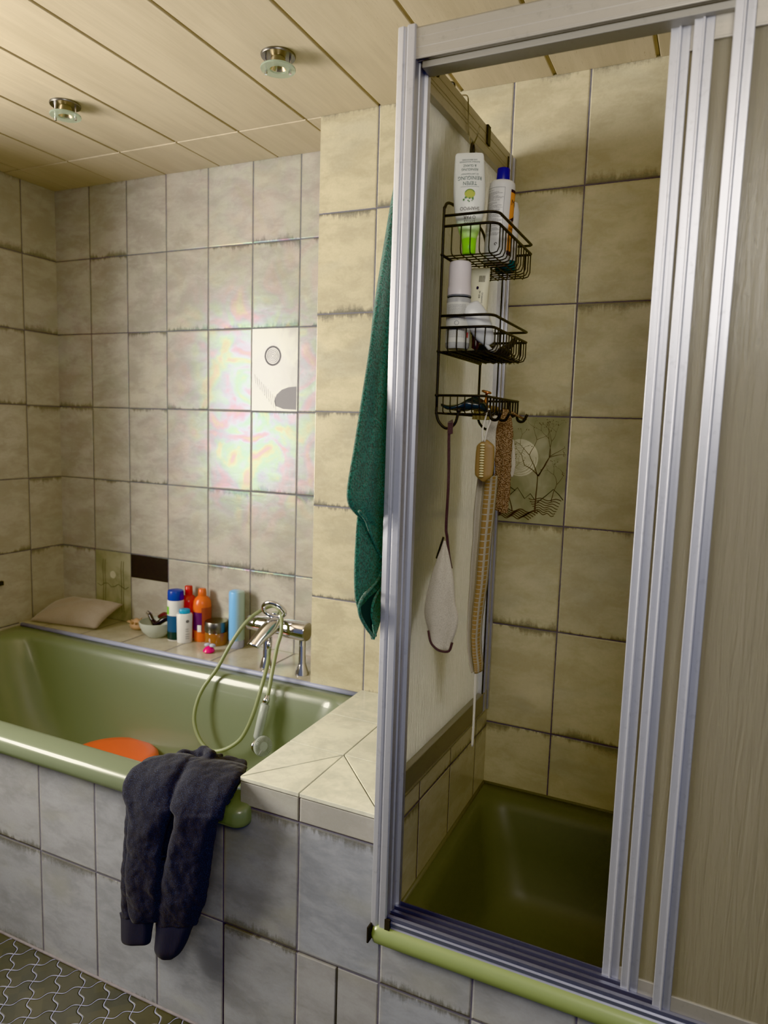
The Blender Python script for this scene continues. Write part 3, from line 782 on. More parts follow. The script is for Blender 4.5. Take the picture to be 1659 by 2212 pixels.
# spray can
g = G('pale blue can'); vec, X, Y, Z = g.xyz()
st = (Z*260).fract().lt(.35)*g.noise(vec, 200, 1).gt(.42)*X.gt(.002)*Y.lt(0)
c = g.mix(g.ss(X, -.012, .016), srgb(112, 172, 226), srgb(164, 186, 176)); c = g.mix(st*.25*Z.lt(.13), c, srgb(110, 130, 130))
M['can'] = g.done(g.bsdf(Base_Color=c, Roughness=.35))
M['clear_cap'] = plain('milky clear plastic', (196, 202, 222), .25, 0, Transmission_Weight=.35)
e, R, H = bottle('hair_spray_can', 'tall pale blue spray can on the back shelf beside the tap', 511, 1402, 126, 34,
    [(0, .14), (.96, .14), (1, .15), (1, .95), (.94, .985), (.7, 1), (0, 1)], M['can'], [(0, 0), (.9, 0), (.97, .02), (.97, .14), (0, .14)], M['clear_cap'], .02)
e['category'] = 'can'
# small pink toy
M['pink'] = plain('translucent pink plastic', (206, 24, 96), .25)
q, k = put(451, 1409)
e = empty('bath_toy', 'tiny pink and clear plastic toy on the shelf in front of the jar', 'toy'); e.location = q
lathe('body', [(0, 0), (.017, 0), (.022, .006), (.018, .014), (.010, .021), (0, .026)], M['pink'], e, seg=24)
bm = bmesh.new(); add_lathe(bm, [(0, .021), (.010, .022), (.012, .027), (.008, .032), (0, .033)], (-.010, .004, 0), 14); add_lathe(bm, [(0, .021), (.010, .022), (.012, .027), (.008, .032), (0, .033)], (.012, .006, 0), 14)
mesh_from(bm, 'ears', M['clear_cap'], e, smooth=True)

# ================================================================== TAP, HOSE, HAND SHOWER
M['hose'] = plain('pale green hose', (126, 134, 100), .4)
tp = empty('bath_tap', 'chrome single-lever bath tap standing on the back shelf', 'tap')
bz, by = .853, .703
bm = bmesh.new()
Mx = Matrix.Rotation(radians(90), 4, 'Y')
add_lathe(bm, [(0, 0), (.024, 0), (.0265, .003), (.0265, .045), (.0265, .055), (.029, .07), (.029, .10), (.026, .12), (.026, .135), (.030, .148), (.033, .16), (.033, .234), (.032, .238), (.0315, .238), (.0305, .240), (0, .240)], (1.120, by, bz), 40, 1, 1, Mx)
bmesh.ops.recalc_face_normals(bm, faces=bm.faces[:]); smooth_angle(mesh_from(bm, 'tap_body', M['chrome'], tp), 40)
for x in (1.192, 1.338):
    bm = bmesh.new(); add_lathe(bm, [(0, .7005), (.025, .7005), (.024, .706), (.014, .735), (.0125, .74), (.0125, .76), (.0115, .762), (.0115, .83), (0, .83)], (x, .706, 0), 28)
    bmesh.ops.recalc_face_normals(bm, faces=bm.faces[:]); smooth_angle(mesh_from(bm, 'leg', M['chrome'], tp), 40)
a = Vector((1.243, .685, .868)); b_ = P(546, 1396, 'y', .60)
bm = bmesh.new(); sx_ = (b_-a).cross(Vector((0, 0, 1))).normalized()
secs = [(a+Vector((0, .02, -.01)), sx_*.026, Vector((0, 0, .026))), (a, sx_*.028, Vector((0, 0, .027))), (a.lerp(b_, .35)+Vector((0, 0, .008)), sx_*.028, Vector((-.006, -.006, .023))), (a.lerp(b_, .7)+Vector((0, 0, .006)), sx_*.024, Vector((-.008, -.008, .016))), (b_, sx_*.021, Vector((-.012, -.010, .007)))]
add_loft(bm, interp_secs(secs, 5), 28); mesh_from(bm, 'spout', M['chrome'], tp, smooth=True)
bm = bmesh.new(); add_lathe(bm, [(0, .862), (.022, .862), (.020, .885), (.013, .894), (.012, .905), (0, .905)], (1.232, .697, 0), 28); bmesh.ops.recalc_face_normals(bm, faces=bm.faces[:]); smooth_angle(mesh_from(bm, 'lever_neck', M['chrome'], tp))
c0 = P(591, 1317, 'y', .675)
hz = []
for i in range(28):
    t = 2*pi*i/28; hz.append(c0+RT*(.042*cos(t)*(1-.12*sin(t)))+Vector((0, -.012*cos(t), 0))+Vector((-.004, -.012, .026))*sin(t)*1.05)
bm = bmesh.new(); add_tube(bm, hz, .0078, 12, True); mesh_from(bm, 'lever_loop', M['chrome'], tp, smooth=True)
tube('hose_socket', [P(583, 1376, 'y', .69), P(581, 1404, 'y', .672)], .0095, M['chrome'], tp, 14)
hp = [(582, 1402, .672), (578, 1435, .610), (565, 1483, .555), (550, 1534, .535), (533, 1575, .525), (514, 1602, .515), (482, 1620, .505), (452, 1620, .50), (430, 1594.6, .505), (419.6, 1558, .515), (424, 1522, .53),
      (439, 1486, .55), (469, 1444, .58), (499.5, 1389.6, .615), (530, 1346, .655), (560, 1321, .70), (588, 1309, .735), (604, 1318, .722), (608.5, 1340, .665), (607, 1368, .648), (599, 1396, .63), (590, 1441, .59), (581, 1490, .552), (577.5, 1504, .545)]
hs = tube('shower_hose', catmull([P(u, v, 'y', y) for u, v, y in hp], 8), .0066, M['hose'], None, 10)
tag(hs, 'pale green shower hose looping from the chrome tap into the bathtub', 'hose')
ha = empty('hand_shower', 'clear and chrome hand shower hanging on the green hose inside the bathtub', 'hand shower')
M['clear'] = G('clear grey plastic'); g = M['clear']
M['clear'] = g.done(g.bsdf(Base_Color=srgb(200, 208, 200), Roughness=.10, Transmission_Weight=.5, IOR=1.3))
t0, t1 = P(577, 1504, 'y', .545), P(553, 1606, 'y', .515)
dr = (t1-t0)
tube('connector', [t0+dr*x for x in (-.03, .03, .04, .13, .14, .17)], [.0075, .0075, .011, .011, .008, .008], M['chrome'], ha, 18)
tube('handle', [t0+dr*x for x in (.16, .19, .5, .85, .9)], [.011, .015, .0152, .0145, .011], M['clear'], ha, 20)
tube('inner_pipe', [t0+dr*x for x in (.15, .92)], .0045, M['steel'], ha, 12)
hc = P(556, 1612, 'y', .515); hn = (Vector((.75, -.45, .25))).normalized()
rotm = hn.to_track_quat('Z', 'Y').to_matrix().to_4x4()
bm = bmesh.new(); add_lathe(bm, [(0, -.012), (.012, -.012), (.020, -.004), (.0235, .004), (.0225, .008), (0, .008)], hc, 30, 1, 1, rotm); mesh_from(bm, 'head', M['chrome'], ha, smooth=True)
bm = bmesh.new(); hf = P(568, 1612, 'y', .508); add_lathe(bm, [(0, -.004), (.031, -.004), (.033, 0), (.031, .004), (.012, .006), (0, .006)], hf, 40, 1, 1, rotm)
mesh_from(bm, 'spray_plate', M['clear'], ha, smooth=True)
bm = bmesh.new()
for i in range(30):
    t = 2*pi*i/30; a = rotm @ Vector((cos(t)*.014, sin(t)*.014, .0062)); b2 = rotm @ Vector((cos(t)*.029, sin(t)*.029, .0052)); add_tube(bm, [hf+a, hf+b2], .0006, 4)
mesh_from(bm, 'spray_ribs', M['steel'], ha)

# ================================================================== BASIN IN THE TUB
M['basin'] = plain('orange plastic basin', (204, 80, 46), .42)
ct = P(236, 1632, 'z', .395)
bm = bmesh.new()
prof = [(.150, -.17), (.158, -.168), (.163, -.08), (.166, -.03), (.163, -.012), (.150, -.002), (.12, .0), (0, .0)]
add_lathe(bm, prof, Vector((ct.x, ct.y, .395)), 56)
bmesh.ops.recalc_face_normals(bm, faces=bm.faces[:])
tag(mesh_from(bm, 'wash_basin', M['basin'], smooth=True), 'orange plastic wash basin upside down in the bathtub', 'basin')

# ================================================================== SHOWER CADDY
KX0, KX1, KY0, KY1 = 2.026, 2.140, .100, .390
kd = empty('shower_caddy', 'black wire three-tier caddy hanging inside the ribbed glass partition', 'shower caddy')
r_ = .0031
def rc(pts, per=6): return catmull(pts, per)
for (y, s, nm) in ((KY0, 1, 'a'), (KY1, -1, 'b')):
    ym = .262
    pts = [(KX0+.000, y, 1.60), (KX0, y, 1.75), (KX0, y, 1.98), (KX0, y+s*.004, 2.008), (KX0, y+s*.03, 2.024), (KX0, ym-s*.045, 2.035), (KX0, ym-s*.014, 2.075), (KX0, ym-s*.010, 2.12), (KX0, ym-s*.009, 2.175), (KX0, ym, 2.190)]
    tube('side_rod', rc(pts), r_, M['wire_black'], kd, 8)
    pj = [(KX0, y, 1.60), (KX0, y, 1.590), (KX0+.006, y, 1.570), (KX0+.024, y, 1.556), (KX0+.042, y, 1.566), (KX0+.050, y, 1.592)]
    tube('hook', rc(pj), r_, M['wire_black'], kd, 8)
    lathe('hook_ball', [(0, -.0055), (.004, -.004), (.0055, 0), (.004, .004), (0, .0055)], M['wire_black'], kd, c=(KX0+.050, y, 1.594), seg=14)
def rim_path(z, x1, rad=.022, y0=KY0, y1=KY1):
    p = [(KX0, y0, z), (x1-rad, y0, z)]
    p += [(x1-rad+rad*sin(a*pi/12), y0+rad-rad*cos(a*pi/12), z) for a in range(1, 7)]
    p += [(x1, y1-.006, z), (x1-.004, y1, z), (KX0, y1, z)]
    return p
for (za, zb, zf) in ((1.990, 1.969, 1.912), (1.789, 1.765, 1.716)):
    bm = bmesh.new()
    add_tube(bm, rim_path(za, KX1), .0029, 8); add_tube(bm, rim_path(zb, KX1), .0029, 8)
    add_tube(bm, [(KX0, KY0-.006, zf), (KX0, KY1+.006, zf)], .0029, 8)
    n = 5
    for i in range(n):      # wires running front to back
        x = KX0+.018+(KX1-KX0-.034)*i/(n-1); c = .010
        add_tube(bm, [(x, KY0+(.002 if x < KX1-.024 else .006), zb), (x, KY0+.002, zf+c), (x, KY0+.005, zf+.003), (x, KY0+c+.004, zf), (x, KY1-c, zf), (x, KY1-.003, zf+c*.4), (x, KY1, zf+c), (x, KY1, zb)], .0014, 6)
    n = 13
    for j in range(n):      # wires running out from the rods
        y = KY0+.022+(KY1-KY0-.030)*j/(n-1); c = .010
        add_tube(bm, [(KX0, y, zf+.0025), (KX1-c-.002, y, zf+.0025), (KX1-.004, y, zf+c*.5), (KX1, y, zf+c+.004), (KX1, y, zb)], .0014, 6)
    mesh_from(bm, 'basket', M['wire_black'], kd, smooth=True)
# lowest small basket
bm = bmesh.new(); zt, zf = 1.625, 1.588
add_tube(bm, [(KX0, KY0-.006, zt), (KX0, KY0+.01, zt)], .0031, 8)
add_tube(bm, rim_path(zt, KX1-.012, .012), .0026, 8)
add_tube(bm, [(KX0, KY0-.004, zf), (KX0, KY1+.004, zf)], .0022, 8)
for i in range(6):
    x = KX0+.014+i*.016; add_tube(bm, [(x, KY0, zt), (x, KY0+.001, zf+.004), (x, KY0+.01, zf), (x, KY1-.01, zf), (x, KY1, zf+.004), (x, KY1, zt)], .0013, 6)
x1 = KX1-.012
for j in range(6):
    y = KY0+.030+j*.046
    add_tube(bm, [(KX0, y, zf), (x1-.01, y, zf), (x1, y, zf+.006), (x1, y, zt-.004), (x1, y+.004, zt), (x1, y+.018, zt), (x1, y+.022, zt-.004), (x1, y+.022, zf+.006), (x1-.01, y+.022, zf), (KX0, y+.022, zf)], .0022, 6)
mesh_from(bm, 'basket', M['wire_black'], kd, smooth=True)
for y in (.150, .215, .375):
    tube('hook', rc([(x1, y, zf+.01), (x1+.004, y, zf-.008), (x1+.018, y-.004, zf-.010), (x1+.028, y-.008, zf+.006)]), .0034, M['wire_black'], kd, 8)

# hooks on the side top rail
wh = tag(tube('wire_hook', catmull([(1.972, .262, 2.262), (1.972, .262, 2.284), (1.985, .258, 2.291), (2.010, .255, 2.288), (2.012, .262, 2.266), (2.010, .275, 2.225), (2.012, .282, 2.205), (2.020, .270, 2.189), (2.030, .256, 2.186), (2.040, .247, 2.196), (2.046, .243, 2.214)], 8), .0016, M['wire_steel'], None, 8), 'thin bent steel wire hook carrying the black caddy from the glass frame', 'hook')
o = tag(tube('rail_hook', catmull([(1.975, .085, 2.262), (1.975, .085, 2.286), (1.990, .084, 2.293), (2.005, .083, 2.289), (2.008, .083, 2.255)], 8), .0036, M['wire_black'], None, 8), 'short black hook over the top rail near the corner post', 'hook')
bm = bmesh.new(); add_box(bm, 2.010, 2.015, .405, .428, 2.240, 2.281); add_box(bm, 1.990, 2.015, .405, .428, 2.281, 2.285)
o = tag(bevel_mod(mesh_from(bm, 'rail_clip', M['wire_black']), .002), 'small black clip on the top rail behind the blue-capped bottle', 'clip')

# ================================================================== BOTTLES IN THE CADDY
def frame_at(p, yaw_extra=0, lean=0, roll=0):
    e_rot = (lean, roll, face_cam(p, yaw_extra)); return e_rot
g = G('frosted shampoo plastic'); vec, X, Y, Z = g.xyz()
c = g.mix(g.ss(Z, .035, .075), srgb(190, 236, 130), srgb(226, 228, 222))
M['frosted'] = g.done(g.bsdf(Base_Color=c, Roughness=.38, Subsurface_Weight=.25, Subsurface_Radius=(.01, .01, .01)))
M['lime'] = plain('lime green plastic', (128, 214, 26), .35)
M['teal_print'] = plain('teal grey print', (70, 96, 92), .6)
M['yellow_green'] = plain('yellow green fruit print', (176, 180, 76), .5)
M['leaf_print'] = plain('leaf green print', (78, 124, 64), .5)
def tube_surface(secs, H, power=.9):
    q = interp_secs([((t, 0, 0), (w, 0, 0), (0, d, 0)) for t, w, d in secs], 5)
    secs = [(c.x, w.x, d.y) for c, w, d in q]
    """front surface of a flat tube: half width and half depth by height"""
    def at(z):
        t = max(0, min(1, z/H))
        for (t0, w0, d0), (t1, w1, d1) in zip(secs, secs[1:]):
            if t <= t1:
                k = (t-t0)/(t1-t0+1e-9); return w0+(w1-w0)*k, d0+(d1-d0)*k
        return secs[-1][1:]
    return lambda tx, tz: Vector((tx, -at(tz)[1]*max(.02, 1-abs(tx/at(tz)[0])**(2/power))**(power/2)-.0007, tz))
# 1 frosted shampoo tube standing on its green cap
p = P(1012, 568, 'y', .140); p.z = 1.9195
k = mpp(p)
e = empty('shampoo_tube', 'frosted upside-down shampoo tube with lime green cap in the top basket', 'tube'); e.location = p; e.rotation_euler = (radians(-2), radians(-2), face_cam(p, .05))
H = .204
secs = [(0, .0125, .012), (.13, .0145, .0125), (.14, .0150, .0128), (.28, .0245, .016), (.42, .0305, .0190), (.6, .0330, .0195), (.8, .0318, .015), (.94, .0300, .008), (.985, .0285, .0035), (1, .0255, .0022)]
bm = bmesh.new(); add_loft(bm, interp_secs([((0, 0, H*t), (w, 0, 0), (0, d, 0)) for t, w, d in secs[2:]], 5), 40, .9); mesh_from(bm, 'tube_body', M['frosted'], e, smooth=True)
bm = bmesh.new(); add_loft(bm, [((0, 0, 0), (.0125, 0, 0), (0, .0115, 0)), ((0, 0, .001), (.0135, 0, 0), (0, .0125, 0)), ((0, 0, .030), (.0155, 0, 0), (0, .014, 0)), ((0, 0, .0305), (.0145, 0, 0), (0, .013, 0))], 36); mesh_from(bm, 'cap', M['lime'], e, smooth=True)
fs = tube_surface(secs[2:], H)
def txt(body, size, z, mat, sx=1.0, par=None, fn=None, tx=0, flip=True, nm='printed_text'):
    bm = bmesh.new(); add_text(bm, body, size, lambda a, b: (fn or fs)(a+tx, b+z), 'CENTER', flip, sx)
    return mesh_from(bm, nm, mat, par)
M['brown_print'] = plain('dark brown print', (66, 50, 46), .6)
txt('SWISS', .0088, .062, M['brown_print'], 1.0, e); txt('O\u00b7PAR', .0088, .0705, M['brown_print'], 1.0, e)
txt('SHAMPOO', .0098, .0875, M['brown_print'], .85, e)
txt('TIEFEN', .0110, .138, M['teal_print'], .85, e); txt('REINIGUNG', .0110, .149, M['teal_print'], .85, e)
txt('MIT LIMETTENEXTRAKT', .0038, .157, M['teal_print'], .9, e)
txt('REINIGUNG', .0072, .1665, M['teal_print'], .9, e); txt('& GLANZ', .0072, .1745, M['teal_print'], .9, e)
txt('ENTFERNT R\u00dcCKST\u00c4NDE', .0040, .183, M['teal_print'], .9, e); txt('UND BESCHWERER', .0040, .1875, M['teal_print'], .9, e)
bm = bmesh.new(); patch(bm, lambda a, b: fs(a, b), -.019, .019, .1305, .1309, 12, 1); mesh_from(bm, 'printed_line', M['teal_print'], e)
bm = bmesh.new(); bm.faces.new([bm.verts.new(fs(.011*cos(t*pi/14), .1165+.0095*sin(t*pi/14))) for t in range(28)]); bmesh.ops.triangulate(bm, faces=bm.faces[:]); mesh_from(bm, 'fruit_print', M['yellow_green'], e)
bm = bmesh.new()
rr_ = random.Random(5)
for i in range(14):
    cx, cz = -.002+rr_.uniform(-.011, .009), .1045+rr_.uniform(-.004, .005); r0 = rr_.uniform(.0008, .0022)
    bm.faces.new([bm.verts.new(fs(cx+r0*cos(t*pi/4), cz+r0*sin(t*pi/4))+Vector((0, -.0005, 0))) for t in range(8)])
for i in range(17):
    a0 = pi*.1+i*pi*.8/16; r0 = .0105
    if i: bm.faces.new([bm.verts.new(fs(r*cos(a), .1165+.86*r*sin(a))+Vector((0, -.0006, 0))) for r, a in ((.0105, ap_), (.0088, ap_), (.0088, a0), (.0105, a0))])
    ap_ = a0
mesh_from(bm, 'leaf_print', M['leaf_print'], e)
# 2 white bottle with blue cap
p = P(1072, 560, 'y', .235); p.z = 1.9175; k = mpp(p)
e = empty('conditioner_bottle', 'tall white bottle with dark blue cap and orange front label in the top basket', 'bottle'); e.location = p; e.rotation_euler = (radians(-1), radians(2.0), face_cam(p, -.05))
R, H = .0285, .172
lathe('body', [(0, 0), (R*.94, 0), (R, .004), (R, H-.012), (R*.96, H-.004), (R*.80, H), (0, H)], M['white_pl'], e, seg=48)
M['navy_cap'] = plain('dark blue ribbed cap', (14, 26, 120), .4)
lathe('cap', [(0, H), (.0140, H), (.0143, H+.002), (.0138, H+.026), (.0128, H+.028), (0, H+.028)], M['navy_cap'], e, seg=40)
W = wrap(R, .0005)
M['orange_lab'] = plain('orange label', (224, 134, 62), .5); M['navy_ink'] = plain('navy ink', (24, 22, 44), .5); M['grey_ink2'] = plain('fine grey print', (128, 126, 130), .6)
a0, a1 = R*.80, R*2.6
bm = bmesh.new(); patch(bm, W, a0, a1, .022, H-.022, 16); part(mesh_from(bm, 'front_label', M['orange_lab'], e, smooth=True), 'orange front label')
W2 = wrap(R, .0009)
for za_, zb_ in ((H-.026, H-.020), (.016, .025)):
    bm = bmesh.new(); patch(bm, W2, a0, a1, za_, zb_, 16); mesh_from(bm, 'label_band', M['navy_ink'], e, smooth=True)
bm = bmesh.new()
for i in range(8):   # slanting dark band
    u0, u1 = a0+(a1-a0)*i/8*.6, a0+(a1-a0)*(i+1)/8*.6; z0 = .086+i*.0022; vs = [bm.verts.new(W2(*q)) for q in ((u0, z0-.006), (u1, z0-.0038), (u1, z0+.0052), (u0, z0+.003))]; bm.faces.new(vs)
mesh_from(bm, 'label_band', M['navy_ink'], e, smooth=True)
W3 = wrap(R, .0012)
bm = bmesh.new(); add_text(bm, 'Mane', .017, lambda a, b: W3(a+a0+.0022, b+.125), 'LEFT'); mesh_from(bm, 'printed_text', M['navy_ink'], e)
bm = bmesh.new(); add_text(bm, 'Mane', .007, lambda a, b: W3(a+a0+.001, b+.0865), 'LEFT'); mesh_from(bm, 'printed_text', M['white_pl'], e)
bm = bmesh.new(); add_text(bm, 'Con-\nditioner', .009, lambda a, b: W3(a+a0+.002, b+.068), 'LEFT'); mesh_from(bm, 'printed_text', M['navy_ink'], e)
bm = bmesh.new(); frame_line(bm, W, -R*1.35, R*.28, .014, H-.018, .0006); mesh_from(bm, 'label_frame', M['print_grey'], e, smooth=True)
bm = bmesh.new(); z = H-.024; i = 0
rr_ = random.Random(8)
while z > .052:
    w = rr_.uniform(.6, .98) if i % 4 else .45
    x = -R*1.25
    while x < -R*1.25+R*1.45*w:
        ln = rr_.uniform(.0015, .006); patch(bm, W, x, min(x+ln, R*.22), z, z+.0007, 3, 1); x += ln+.0008
    z -= .0021 if i % 9 else .0045; i += 1
mesh_from(bm, 'fine_print', M['grey_ink2'], e, smooth=True)['kind'] = 'stuff'
bm = bmesh.new()
for a in range(10):
    t0, t1 = a*pi/6.2, (a+.75)*pi/6.2; bm.faces.new([bm.verts.new(W(-.003+r*cos(t), .036+r*sin(t))) for r, t in ((.0032, t0), (.0016, t0), (.0016, t1), (.0032, t1))])
mesh_from(bm, 'recycling_mark', M['navy_ink'], e, smooth=True)
# 3 white bottle upside down on teal cap, behind
M['teal_pl'] = plain('teal plastic', (14, 66, 70), .25)
p = P(1098, 560, 'y', .325); p.z = 1.9175
e = empty('lotion_bottle', 'white bottle standing on its dark teal cap behind the blue-capped bottle in the caddy', 'bottle'); e.location = (2.098, .318, 1.9175)
lathe('cap', [(0, 0), (.022, 0), (.024, .003), (.0245, .022), (0, .022)], M['teal_pl'], e, seg=36)
lathe('body', [(0, .022), (.0225, .022), (.026, .045), (.0265, .13), (.022, .150), (.012, .155), (0, .155)], M['white_pl'], e, seg=36)
# 4 clear foam dispenser with white cap in the middle basket
M['clear_bottle'] = G('clear bottle'); g = M['clear_bottle']
M['clear_bottle'] = g.done(g.bsdf(Base_Color=srgb(214, 216, 216), Roughness=.14, Transmission_Weight=.45, IOR=1.25))
M['pearl'] = plain('pearl white plastic', (214, 208, 210), .4)
M['pale_label'] = plain('pale translucent label', (204, 204, 196), .5)
p = P(987, 757, 'y', .130); p.z = 1.7235; e = empty('foam_dispenser', 'clear cylindrical foam bottle with tall pearly white cap in the middle basket', 'bottle'); e.location = p; e.rotation_euler = (radians(-1), 0, face_cam(p))
R = .0255
lathe('body', [(0, 0), (R*.88, 0), (R*.98, .004), (R, .010), (R, .098), (R*.97, .104), (0, .106)], M['clear_bottle'], e, seg=44)
lathe('collar', [(0, .1065), (R*.99, .1065), (R, .108), (R*.98, .110), (0, .110)], M['print_grey'], e, seg=44)
lathe('cap', [(0, .110), (R*.98, .110), (R*.98, .126), (R*.93, .1275), (R*.92, .170), (R*.86, .178), (R*.6, .181), (0, .181)], M['pearl'], e, seg=44)
W = wrap(R, .0006)
bm = bmesh.new(); patch(bm, W, -R*1.3, R*1.3, .012, .094, 20); part(mesh_from(bm, 'label', M['pale_label'], e, smooth=True), 'pale label')
W = wrap(R, .0010); bm = bmesh.new(); z = .088; i = 0
while z > .02:
    x = -R*.95
    while x < R*.55:
        ln = rr_.uniform(.001, .004)
        if not (.046 < z < .056): patch(bm, W, x, x+ln, z, z+.0007, 2, 1)
        x += ln+.0009
    z -= .0022; i += 1
mesh_from(bm, 'fine_print', M['grey_ink2'], e, smooth=True)['kind'] = 'stuff'
bm = bmesh.new()
for a in range(8):
    t0, t1 = a*pi/4, (a+.7)*pi/4; bm.faces.new([bm.verts.new(W(-.003+r*cos(t), .051+r*sin(t))) for r, t in ((.005, t0), (.0036, t0), (.0036, t1), (.005, t1))])
mesh_from(bm, 'seal_mark', M['print_grey'], e, smooth=True)
M['red_mark'] = plain('muted red print mark', (168, 90, 92), .6)
bm = bmesh.new(); patch(bm, W, R*.72, R*.98, .022, .033, 5, 1); mesh_from(bm, 'printed_mark', M['red_mark'], e, smooth=True)
# 5 cream tube with bar code
M['cream'] = plain('cream plastic', (226, 222, 196), .4)
p = P(1024, 752, 'y', .215); p.z = 1.7235; e = empty('cream_tube', 'cream coloured flat tube with black bar code in the middle basket', 'tube'); e.location = p; e.rotation_euler = (radians(-2), radians(1.5), face_cam(p, -.25))
H = .185; s2 = [(0, .019, .017), (.05, .0215, .0185), (.6, .0225, .015), (.93, .0225, .006), (1, .0215, .002)]
bm = bmesh.new(); add_loft(bm, interp_secs([((0, 0, H*t), (w, 0, 0), (0, d, 0)) for t, w, d in s2], 5), 36, .9); mesh_from(bm, 'tube_body', M['cream'], e, smooth=True)
f2 = tube_surface(s2, H); bm = bmesh.new()
x = .001
for i in range(11):
    w = (.0004, .0009, .0006)[i % 3]; patch(bm, lambda a, b: f2(a, b), x, x+w, .153, .167, 1, 2); x += w+.0006
mesh_from(bm, 'bar_code', M['navy_ink'], e)
bm = bmesh.new(); add_text(bm, '400 ml', .006, lambda a, b: f2(.006-b, .125+a)); add_text(bm, 'SHAMPOO', .005, lambda a, b: f2(.012-b, .118+a)); mesh_from(bm, 'printed_text', M['navy_ink'], e)
bm = bmesh.new(); bm.faces.new([bm.verts.new(f2(.0+.0028*cos(t*pi/6), .140+.0036*sin(t*pi/6))) for t in range(12)]); mesh_from(bm, 'printed_mark', M['navy_ink'], e)
# 6 tilted translucent white bottle
g = G('translucent white plastic')
M['trans_white'] = g.done(g.bsdf(Base_Color=srgb(212, 214, 214), Roughness=.3, Subsurface_Weight=.4, Subsurface_Radius=(.02, .02, .02)))
a, b_ = P(1012, 662, 'y', .13), P(1058, 742, 'y', .15)
ax = (b_-a).normalized(); sd = RT.copy(); sd = (sd-ax*sd.dot(ax)).normalized(); dp = ax.cross(sd)
L_ = (b_-a).length
def sec(t, w, d): return (a+ax*L_*t, sd*w, dp*d)
bm = bmesh.new(); add_loft(bm, interp_secs([sec(-.05, .010, .004), sec(0, .0215, .012), sec(.15, .026, .016), (a+ax*L_*.45+sd*.002, sd*.0245, dp*.017), sec(.75, .0205, .015), sec(.98, .012, .010), sec(1.03, .006, .006)], 5), 30, .85)
e = empty('squeeze_bottle', 'milky white plastic bottle leaning tilted over the middle basket rim', 'bottle')
mesh_from(bm, 'body', M['trans_white'], e, smooth=True)
tube('strap', catmull([P(1046, 738, 'y', .14), P(1056, 752, 'y', .15), P(1066, 758, 'y', .17), P(1076, 748, 'y', .2)], 5), .0042, M['trans_white'], e, 10)
# 7 dark brown razor cap and black brush in the middle basket
M['brown_pl'] = plain('dark brown plastic', (34, 16, 16), .25)
c0 = P(1020, 748, 'y', .15)
e = empty('razor', 'short dark brown razor end behind the tilted white bottle in the caddy', 'razor')
tube('handle', catmull([c0+Vector((0, 0, .030)), c0+Vector((.006, 0, .020)), c0+Vector((.007, 0, .0)), c0+Vector((.004, .0, -.006))], 5), [.006]*4+[.008]*8+[.007]*4, M['brown_pl'], e, 12)
M['bristle'] = plain('black bristles', (8, 8, 9), .7)
e = empty('hair_brush', 'black bristle brush lying flat in the right half of the middle basket', 'brush')
bm = bmesh.new(); add_loft(bm, interp_secs([((2.085, .190, 1.735), (.014, 0, 0), (0, 0, .006)), ((2.095, .25, 1.737), (.022, 0, 0), (0, 0, .008)), ((2.10, .31, 1.738), (.022, 0, 0), (0, 0, .008)), ((2.10, .36, 1.738), (.012, 0, 0), (0, 0, .006))], 4), 20); mesh_from(bm, 'brush_body', M['wire_black'], e, smooth=True)
bm = bmesh.new(); rr_ = random.Random(2)
for i in range(300):
    x, y = rr_.uniform(2.072, 2.122), rr_.uniform(.195, .36); add_tube(bm, [(x, y, 1.733), (x+rr_.uniform(-.006, .006), y+rr_.uniform(-.006, .006), 1.7195-rr_.uniform(0, .010))], .0006, 3, cap=False)
mesh_from(bm, 'bristles', M['bristle'], e)['kind'] = 'stuff'
tube('brush_handle', catmull([(2.108, .30, 1.742), (2.116, .33, 1.752), (2.118, .352, 1.766)], 5), .007, M['wire_black'], e, 10)
# 8 in the lowest basket: plastic pouch, rose-gold razor, small bristle brush
M['pouch'] = plain('blue grey translucent plastic', (52, 60, 66), .2, 0, Transmission_Weight=.3)
bm = bmesh.new(); add_loft(bm, interp_secs([((2.030, .118, 1.606), (0, .004, 0), (0, 0, .003)), ((2.048, .122, 1.600), (0, .018, 0), (0, 0, .005)), ((2.072, .135, 1.603), (0, .026, 0), (0, 0, .009)), ((2.092, .145, 1.610), (0, .026, 0), (0, 0, .013)), ((2.112, .15, 1.606), (0, .022, 0), (0, 0, .012)), ((2.122, .15, 1.600), (0, .01, 0), (0, 0, .004))], 5), 24, 1, lambda t, a: .25*sin(a*3+t*14)*.6)
tag(mesh_from(bm, 'plastic_pouch', M['pouch'], smooth=True), 'crumpled blue-grey plastic pouch in the lowest caddy basket', 'pouch')
e = empty('razor', 'rose gold safety razor standing upright in the lowest caddy basket', 'razor')
c0 = P(1051, 847, 'y', .17); c1 = P(1049, 890, 'y', .165)
bm = bmesh.new(); add_lathe(bm, [(0, .003), (.008, .003), (.0115, .001), (.011, -.0015), (.004, -.003), (0, -.003)], c0, 28, 1.0, .7, Matrix.Rotation(.25, 4, 'Y')); mesh_from(bm, 'end_knob', M['copper'], e, smooth=True)
tube('handle', [c0, c0.lerp(c1, .35), c0.lerp(c1, .4), c1], [.0028, .0028, .0048, .0048], M['copper'], e, 14)
M['wood'] = G('bamboo wood'); g = M['wood']; vec, X, Y, Z = g.xyz()
n = g.noise(g.n('ShaderNodeVectorMath', {0: vec, 1: (120, 120, 8)}, operation='MULTIPLY').outputs[0], 1, 4)
M['wood'] = g.done(g.bsdf(Base_Color=g.mix(n, srgb(124, 98, 70), srgb(152, 124, 90)), Roughness=.5))
M['cream_bristle'] = plain('cream bristles', (222, 206, 160), .7)
e = empty('nail_brush', 'wooden brush with cream bristle tufts lying in the lowest caddy basket', 'brush')
